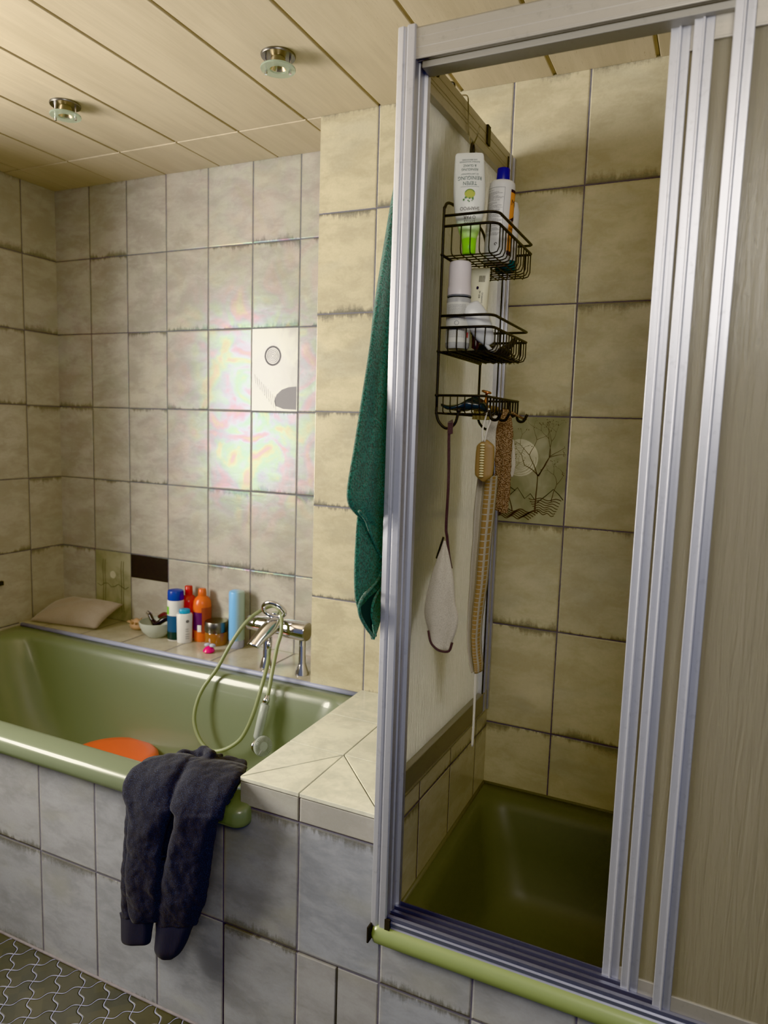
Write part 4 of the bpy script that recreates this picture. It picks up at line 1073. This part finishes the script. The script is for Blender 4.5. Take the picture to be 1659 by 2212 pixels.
bm = bmesh.new(); add_loft(bm, interp_secs([((2.075, .20, 1.604), (.008, 0, 0), (0, 0, .006)), ((2.082, .23, 1.604), (.016, 0, 0), (0, 0, .008)), ((2.086, .31, 1.604), (.016, 0, 0), (0, 0, .008)), ((2.086, .35, 1.604), (.008, 0, 0), (0, 0, .006))], 4), 20); mesh_from(bm, 'brush_body', M['wood'], e, smooth=True)
bm = bmesh.new()
for i in range(4):
    for j in range(3): add_tube(bm, [(2.074+j*.008, .215+i*.02, 1.598), (2.073+j*.009, .213+i*.02, 1.578)], [.0028, .0036], 6)
mesh_from(bm, 'bristles', M['cream_bristle'], e)['kind'] = 'stuff'

# ================================================================== HANGING THINGS
M['strap'] = fabric('plum grey woven strap', (46, 38, 42), (80, 70, 72), 900, .0006)
M['mitt'] = fabric('off white terry', (176, 168, 152), (196, 188, 172), 420, .0012)
# wash mitt on strap
e = empty('wash_mitt', 'off-white cloth wash mitt hanging on a long brown woven strap from the left caddy hook', 'wash mitt')
yh = KY0
def flat_strip(name, pts, w, th, mat, parent, nrm=Vector((0, 1, 0))):
    bm = bmesh.new(); rings = []
    pts = [Vector(p) for p in pts]
    ws = w if isinstance(w, list) else [w]*len(pts)
    for i, p in enumerate(pts):
        t = (pts[min(i+1, len(pts)-1)]-pts[max(i-1, 0)]).normalized(); s = t.cross(nrm).normalized(); q = s.cross(t)
        rings.append([bm.verts.new(p+s*ws[i]*a+q*th*b) for a, b in ((-1, -1), (1, -1), (1, 1), (-1, 1))])
    for A, B in zip(rings, rings[1:]):
        for k in range(4): bm.faces.new((A[k], A[(k+1) % 4], B[(k+1) % 4], B[k]))
    bm.faces.new(rings[0][::-1]); bm.faces.new(rings[-1]); bmesh.ops.recalc_face_normals(bm, faces=bm.faces[:])
    return bevel_mod(mesh_from(bm, name, mat, parent), .0006)
flat_strip('strap', catmull([P(973, 913, 'y', yh-.004), P(972, 936, 'y', yh-.006), P(970, 940, 'y', yh-.004), P(969, 1040, 'y', yh), P(964, 1135, 'y', yh), P(966, 1160, 'y', yh), P(970, 1200, 'y', yh), P(975, 1228, 'y', yh)], 6), [.0055]*7+[.0042]*3+[.0030]*(7*6+1-10), .0015, M['strap'], e)
flat_strip('hanging_loop', [P(973, 909, 'y', yh), P(973, 913, 'y', yh-.006), P(972.5, 937, 'y', yh-.007)], .0058, .0009, M['strap'], e)
rows = [(1168, 956, 963), (1180, 952, 966), (1210, 943, 972), (1250, 930, 978), (1300, 919, 982), (1330, 918, 989), (1360, 925, 986), (1385, 928, 978), (1398, 938, 977), (1407, 948, 972)]
def rowsec(rows, y, d, fold=0):
    out = []
    for v, l, r2 in rows:
        a, b = P(l, v, 'y', y), P(r2, v, 'y', y); c = (a+b)/2; out.append((c, (b-a)/2, Vector((0, d*min(1, (r2-l)/40), 0))))
    return out
bm = bmesh.new(); add_loft(bm, interp_secs(rowsec(rows, yh, .016), 6), 44, .9, lambda t, a: .16*sin(3*a+t*3)+.10*sin(5*a+1+t*5)); mesh_from(bm, 'mitt_body', M['mitt'], e, smooth=True)
tube('hem', catmull([P(925, 1362, 'y', yh-.016), P(930, 1386, 'y', yh-.017), P(941, 1400, 'y', yh-.017), P(955, 1407, 'y', yh-.017), P(970, 1406, 'y', yh-.015), P(977, 1388, 'y', yh-.012)], 6), .0028, M['strap'], e, 8)
tube('side_seam', catmull([P(958, 1160, 'y', yh-.004), P(950, 1185, 'y', yh-.006), P(943, 1206, 'y', yh-.004)], 6), .0024, M['wire_black'], e, 8)
# wooden body brush on a white cord
yb_ = .150
e = empty('body_brush', 'oval wooden nail brush with a row of cream bristles hanging on white cord', 'brush')
c0, c1 = P(1048, 950, 'y', yb_), P(1046, 1040, 'y', yb_)
cc = (c0+c1)/2+Vector((0, .0, 0)); hh = (c0-c1).length/2
bm = bmesh.new(); ww = .0205
out = []
for i in range(9):
    t = -1+i/4; z = hh*(1 if t > 0 else -1)*(1-(1-abs(t))**1.6) if False else hh*t
    w = ww*(1-abs(t)**4.5)**.5 if abs(t) < 1 else .002
    out.append((cc+Vector((.0008*t, 0, z)), Vector((max(w, .003), 0, 0)), Vector((0, .0085*(1 if abs(t) < .9 else .5), 0))))
add_loft(bm, interp_secs(out, 5), 32, .8); mesh_from(bm, 'brush_body', M['wood'], e, smooth=True)
for i in range(13):
    z = cc.z+hh*(.76-.125*i); bm = bmesh.new()
    add_loft(bm, [((cc.x-.002, cc.y-.008, z), (.0035, 0, 0), (0, 0, .0016)), ((cc.x-.002, cc.y-.0145, z+.0004), (.0052, 0, 0), (0, 0, .0022)), ((cc.x-.002, cc.y-.016, z), (.0046, 0, 0), (0, 0, .0016))], 12)
    mesh_from(bm, 'bristle_tuft', M['cream_bristle'], e, smooth=True)
M['cord'] = plain('white cotton cord', (206, 200, 186), .8)
top = P(1055, 889, 'y', .150)
tube('cord', catmull([c0+Vector((-.0035, -.006, -.004)), c0+Vector((-.005, -.006, .02)), top+Vector((-.006, 0, -.015)), top+Vector((0, 0, .006)), top+Vector((.006, 0, -.015)), c0+Vector((.005, -.006, .02)), c0+Vector((.001, -.007, -.004))], 8), .0019, M['cord'], e, 8)
# long knitted back strap
g = G('striped knit'); vec, X, Y, Z = g.xyz('UV')
band = (X-.62).abs().lt(.10).max((X-.86).abs().lt(.055)); dash = ((Y*46).fract().gt(.18)); nz = g.noise(g.n('ShaderNodeTexCoord').outputs['Object'], 700, 2)
c = g.mix(band*dash, g.mix(nz, srgb(156, 148, 132), srgb(196, 188, 172)), g.mix(nz, srgb(126, 98, 68), srgb(160, 130, 96)))
M['knit'] = g.done(g.bsdf(Base_Color=c, Roughness=.95, Normal=g.bump(nz, .002, 1)))
rows = [(1028, 1034, 1070), (1060, 1030, 1068), (1100, 1026, 1064), (1160, 1023, 1057), (1220, 1018, 1052), (1260, 1016, 1048), (1300, 1013, 1042), (1340, 1011, 1037), (1380, 1010, 1034), (1410, 1012, 1035), (1435, 1015, 1038), (1452, 1020, 1037)]
e = empty('back_scrub_strap', 'long white and ochre knitted back strap with rope end behind the wooden brush', 'scrub strap')
ys = .205
bm = bmesh.new(); uvl = bm.loops.layers.uv.new('UVMap')
NU = 16; gr = []
R2 = [(v, l, r2) for v, l, r2 in rows]
for j in range(len(R2)*4-3):
    q = j/4; i = min(int(q), len(R2)-2); t = q-i
    v, l, r2 = [R2[i][m]*(1-t)+R2[i+1][m]*t for m in range(3)]
    a, b = P(l, v, 'y', ys), P(r2, v, 'y', ys)
    row = []
    for u in range(NU+1):
        s = u/NU; row.append((bm.verts.new(a.lerp(b, s)+Vector((0, .010*sin(s*7)+.014*(s-.5), 0))), s, j/(len(R2)*4-4)))
    gr.append(row)
for A, B in zip(gr, gr[1:]):
    for u in range(NU):
        q = (A[u], A[u+1], B[u+1], B[u]); f = bm.faces.new([x[0] for x in q])
        for lp, x in zip(f.loops, q): lp[uvl].uv = (x[1], x[2])
o = mesh_from(bm, 'knit_strap', M['knit'], e, smooth=True); m = o.modifiers.new('thick', 'SOLIDIFY'); m.thickness = .003
tube('rope_end', catmull([P(1027, 1452, 'y', ys), P(1026, 1490, 'y', ys), P(1024, 1540, 'y', ys), P(1022, 1580, 'y', ys), P(1020, 1612, 'y', ys)], 5), .0030, M['cord'], e, 8)
flat_strip('upper_strap', catmull([P(1070, 897, 'y', .212), P(1062, 930, 'y', .21), P(1060, 980, 'y', ys), P(1052, 1035, 'y', ys)], 6), .010, .002, M['mitt'], e)
# crocheted wash cloth
g = G('brown crochet'); vec, X, Y, Z = g.xyz()
vo = g.n('ShaderNodeTexVoronoi', {'Vector': g.n('ShaderNodeVectorMath', {0: vec, 1: (190, 190, 240)}, operation='MULTIPLY').outputs[0], 'Scale': 1.55})
dd = S(g, vo.outputs['Distance'])
c = g.mix(g.ss(dd, .1, .75), srgb(206, 176, 152), srgb(104, 80, 66))
M['crochet'] = g.done(g.bsdf(Base_Color=c, Roughness=.95, Normal=g.bump(1-dd, .006, 1)))
e = empty('crochet_cloth', 'brown crocheted wash mitt hanging rightmost from the caddy hooks', 'wash cloth')
rows = [(884, 1083, 1096), (896, 1074, 1101), (915, 1070, 1105), (940, 1066, 1107), (970, 1066, 1105), (1005, 1071, 1104), (1040, 1068, 1103), (1065, 1062, 1101), (1085, 1061, 1098), (1098, 1068, 1097), (1108, 1082, 1096)]
yc_ = .26
bm = bmesh.new(); secs = interp_secs(rowsec(rows, yc_, .013), 10)
add_loft(bm, secs, 64, .9, lambda t, a: .14*sin(3*a+t*9)+.12*sin(5*a+t*4))
for v in bm.verts:
    nn = noise.noise(v.co*170)*.0022; v.co += Vector((nn, noise.noise(v.co*150+Vector((9, 9, 9)))*.003, 0))
mesh_from(bm, 'cloth_body', M['crochet'], e, smooth=True)
rows = [(895, 1072, 1084), (910, 1064, 1082), (930, 1056, 1078), (945, 1056, 1072), (958, 1063, 1069)]
bm = bmesh.new(); add_loft(bm, interp_secs(rowsec(rows, yc_+.02, .02), 6), 24, 1, lambda t, a: .1*sin(3*a)); mesh_from(bm, 'lining', M['mitt'], e, smooth=True)
rows = [(950, 1100, 1110), (985, 1102, 1113), (1010, 1098, 1113), (1030, 1098, 1108)]
bm = bmesh.new(); add_loft(bm, interp_secs(rowsec(rows, yc_+.03, .012), 6), 20); mesh_from(bm, 'lining', M['mitt'], e, smooth=True)
tube('loop', catmull([Vector((x1+.018, .375, zf-.004)), P(1090, 884, 'y', .30), P(1088, 892, 'y', .26)], 5), .003, M['crochet'], e, 8)

# ================================================================== SWEATPANTS OVER THE TUB RIM
g = G('navy heather jersey'); vec, X, Y, Z = g.xyz()
n = g.noise(vec, 620, 3, .8); n2 = g.noise(vec, 240, 2, .7); b = g.noise(vec, 9, 2)
c = g.mix(g.ss(n, .50, .70), srgb(9, 13, 24), srgb(58, 70, 100)); c = g.mix(b*.5, c, srgb(8, 9, 18))
M['jersey'] = g.done(g.bsdf(Base_Color=c, Roughness=.95, Sheen_Weight=.06, Sheen_Roughness=.4, Normal=g.bump(n2, .0012, .6)))
g = G('navy rib knit'); vec, X, Y, Z = g.xyz()
c = g.mix(g.noise(vec, 500, 2, .8)*.5, srgb(6, 10, 22), srgb(22, 32, 56)); rb = (X*1500).sin()
M['ribknit'] = g.done(g.bsdf(Base_Color=c, Roughness=.95, Sheen_Weight=.05, Normal=g.bump(rb, .0003, .4)))
def J(u, v): return (250+u*.2260, 1600+v*.2260)
def sect(v, l, r2, y, d):
    a, b2 = P(*J(l, v), 'y', y), P(*J(r2, v), 'y', y); return ((a+b2)/2, (b2-a)/2, Vector((0, d, 0)))
def over(u, v, y, wu, d, z=None):      # cross-section on top of the rim; wu = half width in drawing units
    c = P(*J(u, v), 'y', y); k = mpp(c)*.226*wu
    if z: c = P(*J(u, v), 'z', z); k = mpp(c)*.226*wu
    return c, k
pt = empty('sweatpants', 'dark navy heathered sweatpants draped over the green bathtub rim', 'sweatpants')
bm = bmesh.new()
def leg(secs, seg=44, amp=.12, ph=0, per=7):
    add_loft(bm, interp_secs(secs, per), seg, .9, lambda t, a: amp*sin(3*a+ph+t*2.5)+amp*.6*sin(5*a+ph*2-t*4))
RX = RT.copy(); RX.z = 0; RX.normalize()
def top(u, v, z, wu, d, tilt=0.0, updir=Vector((0, 0, 1))):
    c = P(*J(u, v), 'z', z); k = mpp(c)*.226*wu
    w = (Vector((1, 0, 0))*cos(tilt)+Vector((0, 1, 0))*sin(tilt))*k
    return (c, w, updir*d)
mix_up = Vector((0, -.7, .7))
def W(x, hw, y, z, ty, tz, wy=0): return (Vector((x, y, z)), Vector((hw, wy*hw, 0)), Vector((0, ty, tz)))
# left leg, rear layer
leg([sect(1690, 45, 395, -.052, .010), sect(1300, 50, 420, -.056, .013), sect(950, 75, 480, -.058, .014), sect(700, 92, 540, -.062, .015),
     W(1.378, .080, -.063, .632, .015, 0), W(1.376, .082, -.056, .663, .010, -.010), W(1.374, .080, -.028, .676, .003, -.014), W(1.370, .072, .012, .681, 0, -.014), W(1.372, .056, .045, .676, 0, -.012), W(1.376, .04, .066, .660, 0, -.01)], ph=1)
# left leg, front fold
leg([sect(1735, 160, 385, -.076, .008), sect(1620, 122, 402, -.080, .012), sect(1300, 112, 425, -.084, .017), sect(950, 128, 470, -.086, .019), sect(700, 146, 530, -.086, .020),
     W(1.386, .074, -.083, .640, .019, 0), W(1.389, .072, -.070, .680, .012, -.012), W(1.394, .064, -.036, .698, .004, -.016), W(1.402, .050, .002, .702, 0, -.016), W(1.410, .034, .036, .700, 0, -.013)], ph=2.2)
# right leg
leg([sect(1770, 388, 765, -.066, .012), sect(1600, 398, 825, -.070, .016), sect(1250, 440, 892, -.075, .020), sect(950, 505, 930, -.078, .022), sect(700, 565, 980, -.078, .022),
     W(1.528, .074, -.078, .640, .021, 0), W(1.532, .076, -.068, .678, .013, -.013), W(1.526, .078, -.034, .696, .004, -.018), W(1.512, .080, .008, .702, 0, -.018, .1), W(1.498, .076, .046, .698, 0, -.015, .15), W(1.488, .062, .082, .680, 0, -.012, .2)], ph=.4)
# loose flap towards the ledge
leg([(Vector((1.47, .03, .686)), Vector((0, .085, 0)), Vector((0, 0, .010))), (Vector((1.51, .03, .688)), Vector((0, .085, 0)), Vector((0, 0, .009))), (Vector((1.54, .032, .686)), Vector((0, .080, 0)), Vector((0, 0, .007))),
     (Vector((1.568, -.0, .680)), Vector((0, .060, 0)), Vector((0, 0, .006))), (Vector((1.592, -.035, .672)), Vector((0, .026, 0)), Vector((0, 0, .005))), (Vector((1.603, -.052, .666)), Vector((0, .006, 0)), Vector((0, 0, .003)))], 28, .05, 0)
# middle cover between the legs
leg([sect(1250, 380, 520, -.050, .006), sect(900, 400, 600, -.052, .008), sect(650, 420, 700, -.054, .010), W(1.450, .10, -.062, .640, .012, 0), W(1.450, .10, -.052, .668, .009, -.009), W(1.450, .10, -.015, .686, 0, -.012), W(1.448, .095, .030, .690, 0, -.012), W(1.44, .085, .075, .680, 0, -.012)], 34, .06)
# gathered waist roll with opening
cw = P(*J(752, 165), 'z', .702)
ringp = []
for i in range(24):
    t = 2*pi*i/24; ringp.append(cw+Vector((.042*cos(t)+.006*cos(3*t), .034*sin(t), .004*sin(2*t)+.006*cos(t))))
add_tube(bm, ringp, [.0145+.003*sin(i*1.3) for i in range(24)], 14, True)
for (u0, v0, u1, v1, u2, v2, rr0) in ((700, 170, 560, 230, 400, 300, .014), (790, 230, 700, 330, 640, 420, .015), (850, 180, 930, 160, 1010, 150, .014), (680, 240, 600, 330, 520, 420, .012)):
    pts = [P(*J(u0, v0), 'z', .696), P(*J(u1, v1), 'z', .694), P(*J(u2, v2), 'z', .676)]
    add_tube(bm, catmull(pts, 8), [rr0*(1-.5*i/16) for i in range(17)], 12)
bmesh.ops.recalc_face_normals(bm, faces=bm.faces[:])
pants = mesh_from(bm, 'jersey_body', M['jersey'], pt, smooth=True)
m = pants.modifiers.new('fuse', 'REMESH'); m.mode = 'VOXEL'; m.voxel_size = .0032; m.use_smooth_shade = True
m = pants.modifiers.new('soft', 'SMOOTH'); m.factor = .5; m.iterations = 7
# creases by small displacement of the fused surface
tx = D.textures.new('cloth_folds', 'CLOUDS'); tx.noise_scale = .05; tx.noise_depth = 2
m = pants.modifiers.new('folds', 'DISPLACE'); m.texture = tx; m.texture_coords = 'LOCAL'; m.strength = .010; m.mid_level = .5
def cuff(rows, y, d):
    bm = bmesh.new(); add_loft(bm, interp_secs([sect(v, l, r2, y, d*q) for v, l, r2, q in rows], 5), 40, .85, lambda t, a: .05*sin(6*a)); mesh_from(bm, 'cuff', M['ribknit'], pt, smooth=True)
cuff([(1640, 42, 390, .8), (1700, 56, 368, 1), (1800, 58, 345, 1), (1900, 62, 332, 1), (1935, 85, 322, .8), (1950, 120, 300, .35)], -.050, .012)
cuff([(1740, 392, 760, .9), (1800, 394, 722, 1), (1900, 385, 685, 1), (1990, 380, 640, 1), (2045, 402, 600, .8), (2085, 440, 545, .35)], -.064, .014)

# ================================================================== GREEN TOWEL BEHIND THE POST
g = G('green terry'); vec, X, Y, Z = g.xyz()
n = g.noise(vec, 230, 3, .75); c = g.mix(g.ss(n, .34, .68), srgb(6, 46, 38), srgb(40, 128, 106))
M['terry'] = g.done(g.bsdf(Base_Color=c, Roughness=.95, Sheen_Weight=.4, Normal=g.bump(n, .009, 1)))
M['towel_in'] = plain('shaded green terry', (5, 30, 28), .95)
tw_ = empty('towel', 'dark green terry towel hanging behind the aluminium corner post over the tiled ledge', 'towel')
XT = 1.925
def trow(u, v, yr, d): 
    a = P(u, v, 'x', XT); return (Vector((XT, (a.y+yr)/2, a.z)), Vector((0, (yr-a.y)/2, 0)), Vector((d, 0, 0)))
bm = bmesh.new()
rows = [(868, 330, .27, .014), (850, 430, .29, .016), (836, 530, .30, .020), (818, 650, .31, .022), (805, 760, .32, .023), (790, 870, .325, .024), (776, 970, .33, .024), (764, 1050, .33, .024), (765, 1085, .33, .024), (775, 1104, .32, .022), (790, 1122, .31, .018), (812, 1150, .30, .012)]
add_loft(bm, interp_secs([trow(*r_0) for r_0 in rows], 7), 72, .8, lambda t, a: (.16*sin(4*a+t*2)+.10*sin(9*a-t*3))*min(1, t*3))
mesh_from(bm, 'front_fold', M['terry'], tw_, smooth=True)
bm = bmesh.new(); add_loft(bm, interp_secs([((1.915, .24, 1.45), (0, .085, 0), (.016, 0, 0)), ((1.915, .245, 1.25), (0, .075, 0), (.015, 0, 0)), ((1.915, .25, 1.10), (0, .055, 0), (.012, 0, 0)), ((1.915, .255, .98), (0, .03, 0), (.009, 0, 0)), ((1.915, .26, .90), (0, .006, 0), (.004, 0, 0))], 5), 48, .85, lambda t, a: .12*sin(4*a+t*2)); mesh_from(bm, 'rear_corner', M['terry'], tw_, smooth=True)
bm = bmesh.new(); XT = 1.918
rows = [(782, 1080, .22, .012), (777, 1120, .22, .014), (773, 1190, .20, .016), (771, 1240, .17, .016), (771, 1285, .13, .014), (776, 1315, .11, .012), (786, 1345, .085, .010), (799, 1368, .06, .007), (806, 1381, .045, .004)]
add_loft(bm, interp_secs([trow(*r_0) for r_0 in rows], 6), 60, .8, lambda t, a: .12*sin(4*a+t*2))
mesh_from(bm, 'rear_fold', M['terry'], tw_, smooth=True)
def TPx(u, v, dx=0): p = P(u, v, 'x', 1.938+dx); return p
bm = bmesh.new()
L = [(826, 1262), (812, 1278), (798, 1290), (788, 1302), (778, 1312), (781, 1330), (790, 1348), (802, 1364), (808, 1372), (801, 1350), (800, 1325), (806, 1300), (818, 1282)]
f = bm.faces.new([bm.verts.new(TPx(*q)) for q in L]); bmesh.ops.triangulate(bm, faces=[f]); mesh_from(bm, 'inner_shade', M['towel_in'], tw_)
for pts in ([(828, 1222), (818, 1250), (800, 1272), (784, 1290), (776, 1310), (779, 1332), (792, 1356), (806, 1374)], [(828, 1264), (815, 1282), (806, 1302), (803, 1326), (807, 1350), (811, 1374)], [(776, 1104), (790, 1122), (800, 1150), (812, 1178), (826, 1208)]):
    bm = bmesh.new(); add_tube(bm, catmull([TPx(*q, .001) for q in pts], 5), .0036, 8); mesh_from(bm, 'hem', M['terry'], tw_, smooth=True)
bm = bmesh.new(); f = bm.faces.new([bm.verts.new(TPx(*q, -.004)) for q in [(828, 1270), (818, 1284), (808, 1304), (804, 1326), (808, 1352), (812, 1376), (820, 1350), (827, 1318), (832, 1290)]]); bmesh.ops.triangulate(bm, faces=[f]); mesh_from(bm, 'folded_corner', M['terry'], tw_)
# hook that carries it
o = tag(tube('towel_hook', catmull([(1.999, 0.20, 2.275), (1.999, 0.20, 2.292), (1.985, 0.20, 2.296), (1.968, 0.20, 2.290), (1.962, 0.20, 2.25), (1.948, 0.20, 2.215), (1.935, 0.20, 2.205), (1.925, 0.20, 2.225)], 7), .0026, M['wire_black'], None, 8), 'dark hook over the glass frame rail holding the green towel', 'hook')
bm = bmesh.new(); add_loft(bm, interp_secs([((1.928, .20, 2.212), (0, .012, 0), (.006, 0, 0)), ((1.926, .20, 2.19), (0, .040, 0), (.010, 0, 0)), ((1.925, .20, 2.14), (0, .070, 0), (.012, 0, 0)), ((1.925, .20, 2.09), (0, .075, 0), (.014, 0, 0))], 5), 40, .9, lambda t, a: .12*sin(4*a)); mesh_from(bm, 'upper_fold', M['terry'], tw_, smooth=True)

# ------------------------------------------------------------------ light
def area(name, loc, rot, sx, sy, power, col):
    l = D.lights.new(name, 'AREA'); l.shape = 'RECTANGLE'; l.size = sx; l.size_y = sy; l.energy = power; l.color = col
    o = D.objects.new(name, l); COL.objects.link(o); o.location = loc; o.rotation_euler = rot; return o
# daylight from the window in the left wall
area('window_light', (-.31, -.83, 1.66), (0, radians(-90), 0), 1.16, 1.16, 95, (1.0, .92, .80))
# added unseen warm fill, lightens the shower from behind the camera
area('shower_fill', (2.95, -1.75, 2.25), (radians(62), 0, radians(14)), 1.0, .6, 14, (1.0, .93, .82))
w = D.worlds.new('world'); scn.world = w; w.use_nodes = True
nt = w.node_tree; nt.nodes.clear()
o = nt.nodes.new('ShaderNodeOutputWorld'); b = nt.nodes.new('ShaderNodeBackground'); tc = nt.nodes.new('ShaderNodeTexCoord'); sp = nt.nodes.new('ShaderNodeSeparateXYZ')
cr = nt.nodes.new('ShaderNodeValToRGB'); mr = nt.nodes.new('ShaderNodeMapRange')
nt.links.new(tc.outputs['Generated'], sp.inputs[0]); nt.links.new(sp.outputs[2], mr.inputs[0]); mr.inputs[1].default_value = -.6; mr.inputs[2].default_value = .6
nt.links.new(mr.outputs[0], cr.inputs[0]); nt.links.new(cr.outputs[0], b.inputs[0]); nt.links.new(b.outputs[0], o.inputs[0])
cr.color_ramp.elements[0].color = (.30, .42, .85, 1); cr.color_ramp.elements[1].color = (.80, .82, .85, 1)
b.inputs[1].default_value = .17
scn.view_settings.view_transform = 'Khronos PBR Neutral'
scn.view_settings.exposure = .25
scn.view_settings.gamma = 1.35
